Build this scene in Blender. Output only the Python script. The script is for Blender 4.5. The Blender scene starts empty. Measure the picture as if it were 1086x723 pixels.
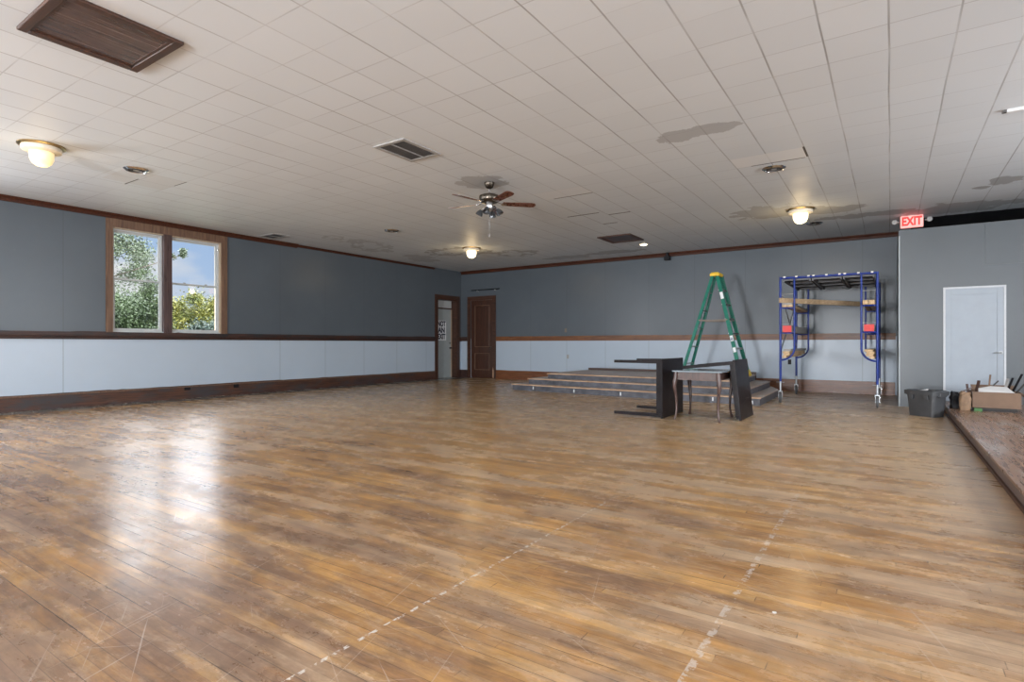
import bpy, bmesh, math, random
from mathutils import Vector, Matrix
R = math.radians
scn = bpy.context.scene
COL = scn.collection
rnd = random.Random(7)

# ------------------------------------------------------------------ camera, world, lights, exposure
EYE = 1.10
XL, YB, ZC = -11.827, 14.536, 3.493          # left wall, back wall, ceiling
XR, YR = 5.2, -8.0                            # right wall, rear wall (outside the frame)
TILE, TOX, TOY = 0.43188, -3.0285, 2.4610     # ceiling tile grid
cam_d = bpy.data.cameras.new('camera')
cam = bpy.data.objects.new('camera', cam_d); COL.objects.link(cam)
cam.location = (0, 0, EYE)
cam.rotation_euler = (R(90), 0, 0.592677)
cam_d.sensor_width = 36.0
cam_d.lens = 595.24 / 1086 * 36
cam_d.shift_y = 0.00293
cam_d.clip_start = 0.05
scn.camera = cam
scn.view_settings.view_transform = 'Standard'
scn.view_settings.look = 'None'
scn.view_settings.gamma = 1.0
scn.view_settings.use_curve_mapping = False
scn.view_settings.exposure = 0.0
scn.cycles.use_denoising = True
scn.cycles.max_bounces = 9
scn.cycles.diffuse_bounces = 5
scn.cycles.sample_clamp_indirect = 6.0
scn.cycles.caustics_reflective = False
scn.cycles.caustics_refractive = False

SKY_HIGH = 15.0      # bright overcast glare above the tree line
SIDE_W = 220.0       # base power of the lamps in the added off-frame windows

def nt_of(m):
    m.use_nodes = True
    return m.node_tree

world = bpy.data.worlds.new('world'); scn.world = world
world.use_nodes = True
wt = world.node_tree; wt.nodes.clear()
def wn(t, **kw):
    n = wt.nodes.new(t)
    for k, v in kw.items(): setattr(n, k, v)
    return n
tc = wn('ShaderNodeTexCoord'); sep = wn('ShaderNodeSeparateXYZ')
wt.links.new(tc.outputs['Generated'], sep.inputs[0])
ramp = wn('ShaderNodeValToRGB')
ramp.color_ramp.elements[0].position = 0.0; ramp.color_ramp.elements[0].color = (0.50, 0.66, 0.88, 1)
ramp.color_ramp.elements[1].position = 0.15; ramp.color_ramp.elements[1].color = (0.40, 0.57, 0.84, 1)
_e = ramp.color_ramp.elements.new(0.27); _e.color = (0.86, 0.90, 0.95, 1)
wt.links.new(sep.outputs['Z'], ramp.inputs[0])
mp = wn('ShaderNodeMapping'); mp.inputs['Scale'].default_value = (1, 1, 2.2)
wt.links.new(tc.outputs['Generated'], mp.inputs[0])
cl = wn('ShaderNodeTexNoise'); cl.inputs['Scale'].default_value = 5.0; cl.inputs['Detail'].default_value = 6
wt.links.new(mp.outputs[0], cl.inputs['Vector'])
cr = wn('ShaderNodeValToRGB')
cr.color_ramp.elements[0].position = 0.42; cr.color_ramp.elements[1].position = 0.60
wt.links.new(cl.outputs['Fac'], cr.inputs[0])
cmix = wn('ShaderNodeMixRGB'); cmix.inputs[2].default_value = (0.80, 0.82, 0.85, 1)
wt.links.new(cr.outputs[0], cmix.inputs[0]); wt.links.new(ramp.outputs[0], cmix.inputs[1])
st = wn('ShaderNodeMapRange'); st.inputs['From Min'].default_value = 0.165; st.inputs['From Max'].default_value = 0.34
st.inputs['To Min'].default_value = 0.95; st.inputs['To Max'].default_value = SKY_HIGH
wt.links.new(sep.outputs['Z'], st.inputs['Value'])
bg = wn('ShaderNodeBackground'); wo = wn('ShaderNodeOutputWorld')
wt.links.new(cmix.outputs[0], bg.inputs['Color']); wt.links.new(st.outputs[0], bg.inputs['Strength'])
wt.links.new(bg.outputs[0], wo.inputs[0])

def area(name, loc, rot, sx, sy, power, col=(1, 1, 1), portal=False):
    d = bpy.data.lights.new(name, 'AREA'); d.shape = 'RECTANGLE'; d.size = sx; d.size_y = sy
    d.energy = power; d.color = col
    if portal: d.cycles.is_portal = True
    o = bpy.data.objects.new(name, d); COL.objects.link(o); o.location = loc; o.rotation_euler = rot
    return o
# the window in the frame: its daylight comes from the sky (portal only guides the sampling)
area('window_portal', (XL - 0.20, 5.43, 2.29), (0, R(-90), 0), 1.95, 2.1, 1, portal=True)
DAY = (0.93, 0.96, 1.0)
TILT = 14     # turns the added window lamps upward to brighten the ceiling
# area lamps standing in for daylight in added windows out of the frame
ADDED_WIN_L = [(-1.6, 0.5, 2.0), (-6.6, -4.5, 1.3)]
ADDED_WIN_R = [(-4.6, -2.6, 2.4), (2.4, 4.4, 0.5), (6.6, 8.6, 1.3)]
ADDED_WIN_B = [(-9.6, -7.4, 1.6), (2.4, 4.4, 1.4)]
ADDED_DOOR = (-3.2, -1.5, 6.4)      # added double door in the unseen rear wall, there for its light
for a, b, p in ADDED_WIN_L:
    area('added_daylight_left', (XL - 0.05, (a + b) / 2, 2.29), (0, R(-90 - TILT), 0), 1.9, b - a, SIDE_W * p, DAY)
for a, b, p in ADDED_WIN_R:
    area('added_daylight_right', (XR + 0.05, (a + b) / 2, 2.29), (0, R(90 + TILT), 0), 1.9, b - a, SIDE_W * p, DAY)
for a, b, p in ADDED_WIN_B:
    area('added_daylight_rear', ((a + b) / 2, YR - 0.05, 2.29), (R(90 + TILT), 0, 0), b - a, 1.9, SIDE_W * p, DAY)
area('added_daylight_rear_door', (-2.35, YR - 0.05, 1.15), (R(94), 0, 0), 1.1, 1.7, SIDE_W * ADDED_DOOR[2], DAY)

# ------------------------------------------------------------------ material helpers
class NT:
    def __init__(s, name):
        s.m = bpy.data.materials.new(name); s.t = nt_of(s.m)
        s.b = s.t.nodes['Principled BSDF']
        s.out = s.t.nodes['Material Output']
    def n(s, t, **kw):
        n = s.t.nodes.new(t)
        for k, v in kw.items(): setattr(n, k, v)
        return n
    def l(s, a, b): s.t.links.new(a, b)
    def val(s, x, sock):
        if hasattr(x, 'is_output') or hasattr(x, 'links'): s.l(x, sock)
        else: sock.default_value = x
    def math(s, op, a, b=0.0, c=0.0, clamp=False):
        n = s.n('ShaderNodeMath', operation=op); n.use_clamp = clamp
        s.val(a, n.inputs[0]); s.val(b, n.inputs[1])
        if len(n.inputs) > 2: s.val(c, n.inputs[2])
        return n.outputs[0]
    def coord(s, kind='Object', scale=(1, 1, 1), loc=(0, 0, 0)):
        c = s.n('ShaderNodeTexCoord'); m = s.n('ShaderNodeMapping')
        m.inputs['Scale'].default_value = scale; m.inputs['Location'].default_value = loc
        s.l(c.outputs[kind], m.inputs[0]); return m.outputs[0]
    def pos(s):
        g = s.n('ShaderNodeNewGeometry'); x = s.n('ShaderNodeSeparateXYZ'); s.l(g.outputs['Position'], x.inputs[0])
        return g.outputs['Position'], x.outputs[0], x.outputs[1], x.outputs[2]
    def noise(s, vec, scale, detail=3, rough=0.5, dist=0.0):
        n = s.n('ShaderNodeTexNoise'); n.inputs['Scale'].default_value = scale
        n.inputs['Detail'].default_value = detail; n.inputs['Roughness'].default_value = rough
        n.inputs['Distortion'].default_value = dist
        s.l(vec, n.inputs['Vector']); return n.outputs['Fac']
    def scaled(s, vec, scale):
        m = s.n('ShaderNodeMapping'); m.inputs['Scale'].default_value = scale; s.l(vec, m.inputs[0]); return m.outputs[0]
    def ramp(s, fac, stops):
        r = s.n('ShaderNodeValToRGB'); e = r.color_ramp.elements
        while len(e) < len(stops): e.new(0.5)
        for i, (p, c) in enumerate(stops):
            e[i].position = p
            e[i].color = (c, c, c, 1) if isinstance(c, (int, float)) else (*c, 1)
        s.l(fac, r.inputs[0]); return r.outputs[0]
    def mix(s, fac, a, b, mode='MIX'):
        m = s.n('ShaderNodeMixRGB', blend_type=mode)
        for x, k in ((fac, 0), (a, 1), (b, 2)):
            if hasattr(x, 'links'): s.l(x, m.inputs[k])
            elif k == 0: m.inputs[0].default_value = x
            else: m.inputs[k].default_value = (*x, 1) if len(x) == 3 else x
        return m.outputs[0]
    def bump(s, h, strength=0.3, dist=0.01):
        b = s.n('ShaderNodeBump'); b.inputs['Strength'].default_value = strength; b.inputs['Distance'].default_value = dist
        s.l(h, b.inputs['Height']); s.l(b.outputs[0], s.b.inputs['Normal'])
    def col(s, c): s.val(c if hasattr(c, 'links') else (*c, 1), s.b.inputs['Base Color'])
    def rough(s, r): s.val(r, s.b.inputs['Roughness'])

def plain(name, c, rough=0.5, metal=0.0, var=0.12, scale=14.0, emit=None, es=0.0, spec=None, bump=0.0):
    """a paint / plastic / metal with slight wear: procedural noise in tone and gloss"""
    t = NT(name); v = t.coord()
    n = t.noise(v, scale, 4, 0.6)
    lo = tuple(x * (1 - var) for x in c); hi = tuple(min(1, x * (1 + var)) for x in c)
    t.col(t.ramp(n, [(0.3, lo), (0.7, hi)]))
    t.rough(t.math('MULTIPLY_ADD', n, 0.15, rough - 0.075, clamp=True))
    t.b.inputs['Metallic'].default_value = metal
    if spec is not None: t.b.inputs['Specular IOR Level'].default_value = spec
    if emit: t.b.inputs['Emission Color'].default_value = (*emit, 1); t.b.inputs['Emission Strength'].default_value = es
    if bump: t.bump(n, bump, 0.003)
    return t.m

def wood(name, dark, light, rough=0.4, grain=(1, 14, 14), worn=None, wornamt=0.55, scale=2.2):
    t = NT(name); v = t.coord('Object', grain)
    n = t.noise(v, scale, 6, 0.62, 0.8)
    c = t.ramp(n, [(0.32, dark), (0.68, light)])
    if worn:
        w = t.noise(t.coord('Object', tuple(3.0 if g > 1.5 else 0.8 for g in grain)), 1.7, 7, 0.72, 0.4)
        c = t.mix(t.ramp(w, [(wornamt, 0.0), (wornamt + 0.14, 1.0)]), c, worn)
    t.col(c); t.rough(t.math('MULTIPLY_ADD', n, 0.2, rough - 0.1, clamp=True)); t.bump(n, 0.15, 0.004)
    return t.m

M = {}
# ---- floor: narrow worn strips running along X
t = NT('worn_maple_floor'); P, px, py, pz = t.pos()
row = t.math('FLOOR', t.math('DIVIDE', py, 0.057))
rown = t.n('ShaderNodeTexWhiteNoise', noise_dimensions='1D'); t.l(row, rown.inputs['W'])
shx = t.math('ADD', px, t.math('MULTIPLY', rown.outputs['Value'], 7.3))
ix = t.math('FLOOR', t.math('DIVIDE', shx, 1.15))
cmb = t.n('ShaderNodeCombineXYZ'); t.l(ix, cmb.inputs[0]); t.l(row, cmb.inputs[1])
bn = t.n('ShaderNodeTexWhiteNoise', noise_dimensions='2D'); t.l(cmb.outputs[0], bn.inputs['Vector'])
board = bn.outputs['Value']
g1 = t.noise(t.scaled(P, (1.3, 26, 1)), 1.5, 6, 0.65, 0.3)
big = t.noise(t.scaled(P, (0.55, 1.3, 1)), 0.8, 5, 0.62, 0.4)
mid = t.noise(t.scaled(P, (0.9, 5.5, 1)), 1.1, 6, 0.66, 0.3)
fine = t.noise(t.scaled(P, (3, 18, 1)), 3.0, 6, 0.7)
grime = t.noise(P, 5.0, 9, 0.72)
wear = t.noise(t.scaled(P, (0.75, 2.4, 1)), 1.25, 9, 0.68, 0.2)
dk = t.noise(t.coord('Object', (0.6, 2.8, 1), (13.1, 4.7, 0)), 1.5, 9, 0.70, 0.2)
# amber finish, varying board to board
amb = t.math('ADD', t.math('MULTIPLY', board, 0.30), t.math('MULTIPLY', mid, 0.70))
colr = t.ramp(amb, [(0.22, (0.34, 0.170, 0.065)), (0.46, (0.52, 0.270, 0.092)), (0.64, (0.66, 0.365, 0.125)), (0.84, (0.74, 0.44, 0.17))])
# worn through to greyed wood; the paler mix grows to the right and back
grey = t.mix(board, (0.42, 0.28, 0.18), (0.60, 0.44, 0.30))
rt = t.math('MULTIPLY', t.math('ADD', px, t.math('MULTIPLY', py, 0.25)), 0.035, clamp=True)
bare = t.ramp(t.math('ADD', wear, rt), [(0.44, 0.0), (0.60, 1.0)])
colr = t.mix(t.math('MULTIPLY', bare, 0.82), colr, grey)
# brown, scuffed patches; more of them in the near left of the room
lf = t.math('MULTIPLY', t.math('MULTIPLY_ADD', py, -0.050, 0.20), t.math('MULTIPLY', px, -0.45, clamp=True))
lf = t.math('MINIMUM', t.math('MAXIMUM', lf, -0.12), 0.15)
dkm = t.ramp(t.math('ADD', dk, lf), [(0.50, 0.0), (0.68, 1.0)])
colr = t.mix(t.math('MULTIPLY', dkm, 0.85), colr, t.mix(fine, (0.125, 0.068, 0.046), (0.32, 0.19, 0.125)))
farw = t.math('MULTIPLY', t.ramp(t.math('ADD', t.math('MULTIPLY', py, 0.10), t.math('SUBTRACT', wear, 0.5)), [(0.34, 0.0), (0.75, 1.0)]), 0.55)
colr = t.mix(farw, colr, t.mix(mid, (0.56, 0.37, 0.20), (0.80, 0.60, 0.36)))
colr = t.mix(0.7, colr, t.ramp(g1, [(0.3, 0.62), (0.7, 1.0)]), 'MULTIPLY')
colr = t.mix(0.8, colr, t.ramp(grime, [(0.35, 0.66), (0.58, 1.0)]), 'MULTIPLY')
sw = t.noise(t.scaled(P, (2.2, 7.0, 1)), 2.2, 10, 0.78, 0.6)
colr = t.mix(t.math('MULTIPLY', t.ramp(sw, [(0.50, 0.0), (0.78, 1.0)]), 0.40), colr, (0.62, 0.48, 0.35))
# strip joints
fy = t.math('FRACT', t.math('DIVIDE', py, 0.057))
ey = t.math('MINIMUM', fy, t.math('SUBTRACT', 1.0, fy))
fx = t.math('FRACT', t.math('DIVIDE', shx, 1.15)); ex = t.math('MINIMUM', fx, t.math('SUBTRACT', 1.0, fx))
jy = t.math('LESS_THAN', ey, 0.028); jx = t.math('LESS_THAN', ex, 0.0016)
joint = t.math('MAXIMUM', jy, jx)
gapn = t.ramp(t.noise(t.scaled(P, (0.8, 20, 1)), 0.9, 3), [(0.42, 0.15), (0.66, 0.9)])
colr = t.mix(t.math('MULTIPLY', joint, gapn), colr, (0.028, 0.018, 0.014))
# two lines of old tape glue running into the room
def tape(x0, w, y0, y1, thr):
    dx = t.math('ABSOLUTE', t.math('SUBTRACT', px, x0))
    a = t.math('LESS_THAN', dx, w)
    b = t.math('MULTIPLY', t.math('GREATER_THAN', py, y0), t.math('LESS_THAN', py, y1))
    c = t.ramp(t.noise(P, 22, 4, 0.7), [(thr, 0.0), (thr + 0.06, 1.0)])
    return t.math('MULTIPLY', t.math('MULTIPLY', a, b), c)
tp = t.math('MAXIMUM', tape(-1.637, 0.008, 0.9, 3.6, 0.50), t.math('MULTIPLY', tape(-1.645, 0.012, 3.6, 5.6, 0.54), 0.6))
tp = t.math('MAXIMUM', tp, t.math('MULTIPLY', tape(-0.562, 0.014, 1.6, 4.6, 0.50), 0.55))
tp = t.math('MAXIMUM', tp, t.math('MULTIPLY', tape(-1.30, 0.008, 1.2, 5.2, 0.60), 0.4))
colr = t.mix(t.math('MULTIPLY', tp, 0.8), colr, (0.72, 0.68, 0.63))
# scratches
for k_, (rot_, dens, off) in enumerate(((0.5, 0.690, 3.0), (-0.7, 0.700, 9.0), (1.25, 0.695, 17.0))):
    mr = t.n('ShaderNodeMapping'); mr.inputs['Rotation'].default_value = (0, 0, rot_); mr.inputs['Location'].default_value = (off, off, 0)
    t.l(P, mr.inputs[0])
    sn = t.noise(t.scaled(mr.outputs[0], (1.2, 75, 1)), 1.0, 2, 0.5)
    colr = t.mix(t.math('MULTIPLY', t.ramp(sn, [(dens, 0.0), (dens + 0.02, 1.0)]), 0.30), colr, (0.60, 0.50, 0.42))
# scattered paint specks
vs = t.n('ShaderNodeTexVoronoi'); vs.inputs['Scale'].default_value = 5.0; t.l(P, vs.inputs['Vector'])
spk = t.math('MULTIPLY', t.math('LESS_THAN', vs.outputs['Distance'], 0.055), t.math('GREATER_THAN', t.noise(P, 3.3, 2), 0.62))
colr = t.mix(spk, colr, (0.72, 0.70, 0.68))
# grey dust against the left wall
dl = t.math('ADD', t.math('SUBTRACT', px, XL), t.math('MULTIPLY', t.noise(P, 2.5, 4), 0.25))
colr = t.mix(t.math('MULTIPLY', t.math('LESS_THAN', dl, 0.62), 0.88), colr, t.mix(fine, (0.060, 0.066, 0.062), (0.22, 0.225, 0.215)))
t.col(colr)
t.rough(t.math('ADD', t.math('MULTIPLY', grime, 0.16), t.math('MULTIPLY_ADD', bare, 0.08, 0.15)))
t.b.inputs['Specular IOR Level'].default_value = 0.55
hb = t.math('SUBTRACT', t.math('MULTIPLY', g1, 0.35), t.math('MULTIPLY', joint, 0.6))
hb = t.math('ADD', hb, t.math('MULTIPLY', board, 0.25))
t.bump(hb, 0.13, 0.004)
M['floor'] = t.m

# ---- ceiling tiles
t = NT('ceiling_tiles'); P, px, py, pz = t.pos()
wob = t.noise(P, 0.5, 2)
wx = t.math('ADD', px, t.math('MULTIPLY_ADD', wob, 0.03, -0.015))
gx = t.math('DIVIDE', t.math('SUBTRACT', wx, TOX), TILE); gy = t.math('DIVIDE', t.math('SUBTRACT', py, TOY), TILE)
def edge(g):
    f = t.math('FRACT', g); return t.math('MINIMUM', f, t.math('SUBTRACT', 1.0, f))
exx, eyy = edge(gx), edge(gy)
cmb = t.n('ShaderNodeCombineXYZ'); t.l(t.math('FLOOR', gx), cmb.inputs[0]); t.l(t.math('FLOOR', gy), cmb.inputs[1])
bn = t.n('ShaderNodeTexWhiteNoise', noise_dimensions='2D'); t.l(cmb.outputs[0], bn.inputs['Vector'])
base = t.mix(bn.outputs['Value'], (0.665, 0.71, 0.745), (0.70, 0.745, 0.78))
base = t.mix(t.math('MULTIPLY', t.noise(P, 1.1, 4), 0.25), base, (0.64, 0.65, 0.65))
vary = t.noise(P, 1.3, 3)
lx = t.ramp(exx, [(0.0, 1.0), (0.013, 0.8), (0.020, 0.0)]); ly = t.ramp(eyy, [(0.0, 1.0), (0.010, 0.7), (0.016, 0.0)])
lx = t.math('MULTIPLY', lx, t.ramp(vary, [(0.35, 0.25), (0.62, 0.70)]))
ly = t.math('MULTIPLY', ly, t.ramp(t.noise(P, 0.9, 3), [(0.38, 0.06), (0.62, 0.42)]))
line = t.math('MAXIMUM', lx, ly)
col = t.mix(line, base, (0.21, 0.20, 0.19))
edge_n = t.noise(P, 3.4, 6, 0.62)
def blob(cx, cy, rx, ry, rot=0.0, amp=0.6):
    dx = t.math('SUBTRACT', px, cx); dy = t.math('SUBTRACT', py, cy)
    c_, s_ = math.cos(rot), math.sin(rot)
    u = t.math('DIVIDE', t.math('ADD', t.math('MULTIPLY', dx, c_), t.math('MULTIPLY', dy, s_)), rx)
    v = t.math('DIVIDE', t.math('SUBTRACT', t.math('MULTIPLY', dy, c_), t.math('MULTIPLY', dx, s_)), ry)
    r = t.math('ADD', t.math('MULTIPLY', u, u), t.math('MULTIPLY', v, v))
    r = t.math('ADD', r, t.math('MULTIPLY_ADD', edge_n, amp * 7, -amp * 3.5))
    return r
def solid(r): return t.math('LESS_THAN', r, 1.0)
def ring(r, w): return t.math('MULTIPLY', solid(r), t.math('GREATER_THAN', r, 1.0 - w))
stain = None
def add(m, k):
    global stain
    m = t.math('MULTIPLY', m, k); stain = m if stain is None else t.math('MAXIMUM', stain, m)
add(solid(blob(-5.02, 6.62, 0.36, 0.36, 0, 0.55)), 0.40)          # bare patch around the fan canopy
add(solid(blob(-2.03, 6.44, 0.26, 0.20, 0, 0.6)), 0.42); add(solid(blob(-1.60, 6.42, 0.32, 0.17, 0, 0.6)), 0.42)
add(solid(blob(-1.75, 11.15, 0.70, 0.55, 0.2, 0.7)), 0.42); add(solid(blob(-0.80, 11.5, 0.45, 0.3, 0.2, 0.6)), 0.45)
add(ring(blob(-10.55, 9.45, 0.50, 0.85, 0.4), 0.62), 0.30); add(ring(blob(-10.4, 8.25, 0.25, 0.3, 0.4), 0.6), 0.25)
add(ring(blob(-9.3, 11.3, 0.9, 0.6, 0.4), 0.55), 0.5); add(ring(blob(-8.2, 12.35, 0.6, 0.5, 0.2), 0.6), 0.45)
add(solid(blob(-7.35, 13.7, 0.7, 0.28, 0.1)), 0.38); add(solid(blob(-6.0, 13.6, 0.7, 0.25, 0.1)), 0.42)
add(solid(blob(1.43, 10.85, 0.20, 0.28, 0.0)), 0.55); add(solid(blob(1.15, 11.15, 0.12, 0.10)), 0.6)
add(solid(blob(-0.25, 12.3, 0.9, 0.22, 0.05)), 0.5); add(solid(blob(1.0, 12.55, 0.9, 0.45, 0.0)), 0.42)
add(solid(blob(-10.9, 11.6, 0.4, 0.7, 0.4)), 0.3)
col = t.mix(stain, col, (0.185, 0.17, 0.155))
def rect(x0, x1, y0, y1):
    a = t.math('MULTIPLY', t.math('GREATER_THAN', px, x0), t.math('LESS_THAN', px, x1))
    b = t.math('MULTIPLY', t.math('GREATER_THAN', py, y0), t.math('LESS_THAN', py, y1))
    return t.math('MULTIPLY', a, b)
col = t.mix(t.math('MULTIPLY', rect(-1.73, -0.87, 7.64, 8.07), 0.75), col, (0.78, 0.79, 0.79))
col = t.mix(t.math('MULTIPLY', rect(-4.75, -3.89, 7.64, 8.07), 0.55), col, (0.76, 0.77, 0.78))
col = t.mix(t.math('MULTIPLY', rect(-9.4, -8.62, 3.40, 4.2), 0.35), col, (0.55, 0.53, 0.51))
# open seams where tiles sag
seam = rect(-0.885, -0.86, 7.62, 8.05)
for a in ((-1.55, -0.90, 8.062, 8.085), (-4.6, -3.9, 8.06, 8.085), (-5.05, -4.4, 9.35, 9.39), (-4.32, -3.9, 9.6, 9.64), (-9.0, -8.63, 4.19, 4.205), (-9.5, -9.05, 3.72, 3.74), (-4.75, -4.45, 10.3, 10.34)):
    seam = t.math('MAXIMUM', seam, rect(*a))
col = t.mix(seam, col, (0.06, 0.055, 0.05))
# unpainted black strip over the corner partition
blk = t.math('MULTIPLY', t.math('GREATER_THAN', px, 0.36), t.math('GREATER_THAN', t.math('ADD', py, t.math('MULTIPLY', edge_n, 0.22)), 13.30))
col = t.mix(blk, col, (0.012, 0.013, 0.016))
t.col(col); t.rough(t.math('MULTIPLY_ADD', bn.outputs['Value'], 0.08, 0.46))
t.b.inputs['Specular IOR Level'].default_value = 0.15
hb = t.math('SUBTRACT', t.math('MULTIPLY', t.noise(P, 3.0, 3), 1.2), line)
t.bump(hb, 0.35, 0.006)
M['ceiling'] = t.m

# ---- two-tone painted walls; axis = coordinate that runs along the wall
def wallmat(name, upper, lower, axis, seams, split=1.27):
    t = NT(name); P, px, py, pz = t.pos()
    a = px if axis == 'x' else py
    wob = t.noise(P, 2.2, 4, 0.6)
    z = t.math('ADD', pz, t.math('MULTIPLY_ADD', wob, 0.05, -0.025))
    up = t.math('GREATER_THAN', z, split)
    blot = t.noise(P, 1.2, 5, 0.6)
    u = t.mix(blot, tuple(x * 0.86 for x in upper), tuple(x * 1.12 for x in upper))
    l = t.mix(blot, tuple(x * 0.95 for x in lower), tuple(min(1, x * 1.05) for x in lower))
    c = t.mix(up, l, u)
    sm = None
    for s_ in seams:
        k = t.math('LESS_THAN', t.math('ABSOLUTE', t.math('SUBTRACT', a, s_)), 0.006)
        sm = k if sm is None else t.math('MAXIMUM', sm, k)
    h = blot
    if sm is not None:
        c = t.mix(t.math('MULTIPLY', sm, 0.4), c, (0.05, 0.055, 0.06)); h = t.math('SUBTRACT', blot, t.math('MULTIPLY', sm, 0.7))
    scf = t.noise(t.scaled(P, (3, 3, 9)), 2.0, 6, 0.7)
    c = t.mix(t.math('MULTIPLY', t.ramp(scf, [(0.66, 0.0), (0.74, 1.0)]), 0.12), c, (0.30, 0.30, 0.30))
    t.col(c); t.rough(t.math('MULTIPLY_ADD', blot, 0.14, 0.24))
    t.b.inputs['Specular IOR Level'].default_value = 0.42
    fine = t.noise(t.scaled(P, (1, 1, 0.25)), 9, 3)
    t.bump(t.math('ADD', h, t.math('MULTIPLY', fine, 0.2)), 0.25, 0.006)
    return t.m
UP = (0.092, 0.110, 0.128); LO = (0.44, 0.52, 0.61)
M['wall_left'] = wallmat('painted_panels_left', UP, LO, 'y', [3.705, 7.854, 9.122, 10.378, 11.6, 12.84])
M['wall_back'] = wallmat('painted_panels_back', UP, LO, 'x', [-9.1, -7.857, -6.629, -5.368, -4.15, -2.93, -1.7, -0.5])
M['wall_block'] = wallmat('painted_partition', (0.092, 0.104, 0.114), (0.092, 0.104, 0.114), 'x', [])
M['wall_plain'] = wallmat('painted_wall', UP, LO, 'y', [])

M['trim'] = wood('dark_stained_trim', (0.026, 0.011, 0.007), (0.085, 0.034, 0.018), 0.42)
M['trim_worn'] = wood('scarred_old_trim', (0.022, 0.010, 0.008), (0.12, 0.045, 0.022), 0.5, (14, 1, 14), (0.045, 0.038, 0.040), 0.47)
M['rail_left'] = wood('scarred_chair_rail', (0.018, 0.008, 0.007), (0.065, 0.027, 0.018), 0.45, (14, 1, 14), (0.020, 0.017, 0.018), 0.50)
M['rail_back'] = wood('brown_chair_rail', (0.085, 0.028, 0.009), (0.24, 0.090, 0.028), 0.4, (1, 14, 14))
M['crown'] = wood('brown_crown_moulding', (0.030, 0.010, 0.006), (0.085, 0.028, 0.014), 0.5)
M['crown'].node_tree.nodes['Principled BSDF'].inputs['Specular IOR Level'].default_value = 0.2
M['base_back'] = wood('brown_baseboard', (0.090, 0.028, 0.010), (0.22, 0.080, 0.028), 0.35, (1, 14, 14), (0.05, 0.035, 0.03), 0.62)
M['pine'] = wood('bare_tan_casing', (0.36, 0.27, 0.18), (0.52, 0.42, 0.31), 0.55, (14, 14, 1))
M['casing'] = wood('brown_window_casing', (0.085, 0.045, 0.028), (0.20, 0.115, 0.070), 0.5, (14, 14, 1))
M['mullion'] = wood('dark_mullion', (0.040, 0.022, 0.022), (0.10, 0.060, 0.055), 0.3, (14, 14, 1))
M['door_brown'] = wood('dark_brown_door', (0.026, 0.010, 0.006), (0.078, 0.028, 0.014), 0.34, (14, 14, 1))
M['vinyl'] = plain('white_vinyl', (0.50, 0.52, 0.52), 0.4, var=0.05)
M['vinyl_dim'] = plain('off_white_casing', (0.50, 0.52, 0.54), 0.4, var=0.05)
M['door_grey'] = plain('pale_grey_door_paint', (0.36, 0.40, 0.41), 0.4, var=0.06, scale=5)
M['door_white'] = plain('white_door_paint', (0.30, 0.34, 0.385), 0.35, var=0.04, scale=4)
M['metal'] = plain('brushed_steel', (0.55, 0.55, 0.56), 0.28, 1.0)
M['dull_metal'] = plain('galvanised_steel', (0.42, 0.44, 0.46), 0.42, 0.8)
M['brass'] = plain('aged_brass', (0.46, 0.33, 0.16), 0.3, 1.0)
M['bronze'] = plain('dark_bronze', (0.09, 0.075, 0.06), 0.3, 0.9)
M['black'] = plain('black_plastic', (0.010, 0.010, 0.012), 0.45, spec=0.2)
M['rubber'] = plain('grey_rubber', (0.10, 0.105, 0.11), 0.55)
M['blue'] = plain('blue_enamel', (0.004, 0.026, 0.21), 0.32, 0.0, 0.25, 9, spec=0.3)
M['green'] = plain('green_fibreglass', (0.005, 0.155, 0.105), 0.4, 0.0, 0.2, 9, spec=0.3)
M['yellow'] = plain('yellow_plastic', (0.80, 0.52, 0.02), 0.4)
M['alu'] = plain('aluminium', (0.62, 0.62, 0.62), 0.35, 0.9)
M['bronze_dull'] = plain('worn_bare_metal', (0.20, 0.16, 0.13), 0.6, 0.2)
M['lumber'] = wood('pine_lumber', (0.40, 0.25, 0.12), (0.66, 0.47, 0.27), 0.6, (12, 1.5, 12))
M['plank'] = wood('weathered_plank', (0.34, 0.23, 0.13), (0.56, 0.41, 0.26), 0.65, (1.5, 12, 12))
M['grey_board'] = plain('grey_board', (0.30, 0.29, 0.28), 0.6)
M['deck_metal'] = plain('dull_dark_aluminium', (0.13, 0.13, 0.135), 0.6, 0.3)
M['red'] = plain('red_end_paint', (0.62, 0.035, 0.03), 0.5)
M['deck'] = plain('dark_plywood', (0.028, 0.024, 0.022), 0.6)
M['espresso'] = plain('espresso_laminate', (0.011, 0.008, 0.009), 0.30, 0.0, 0.3, 5, spec=0.12)
M['walnut'] = wood('worn_walnut', (0.040, 0.022, 0.018), (0.105, 0.056, 0.045), 0.30, (10, 10, 1.5))
M['tabletop'] = plain('reflection_table_top', (0.24, 0.29, 0.33), 0.16, 0.0, 0.1)  # grey-blue base colour stands in for the wall mirrored in the top
M['steptread'] = wood('worn_step_tread', (0.30, 0.215, 0.165), (0.58, 0.45, 0.36), 0.38, (1.2, 14, 14), (0.50, 0.47, 0.45), 0.50)
M['nosing'] = wood('bare_step_nosing', (0.36, 0.20, 0.11), (0.62, 0.42, 0.28), 0.5, (1, 10, 10))
M['riser'] = plain('scuffed_grey_riser', (0.080, 0.082, 0.098), 0.45, 0.0, 0.55, 7)
M['stage_top'] = wood('worn_stage_boards', (0.12, 0.062, 0.038), (0.27, 0.155, 0.095), 0.28, (14, 1, 1), (0.28, 0.235, 0.21), 0.52)
M['stage_riser'] = wood('stage_riser', (0.070, 0.048, 0.045), (0.16, 0.115, 0.10), 0.4, (14, 1, 14))
M['tote'] = plain('dark_grey_tote_plastic', (0.060, 0.062, 0.066), 0.38, var=0.15, scale=5)
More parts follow.
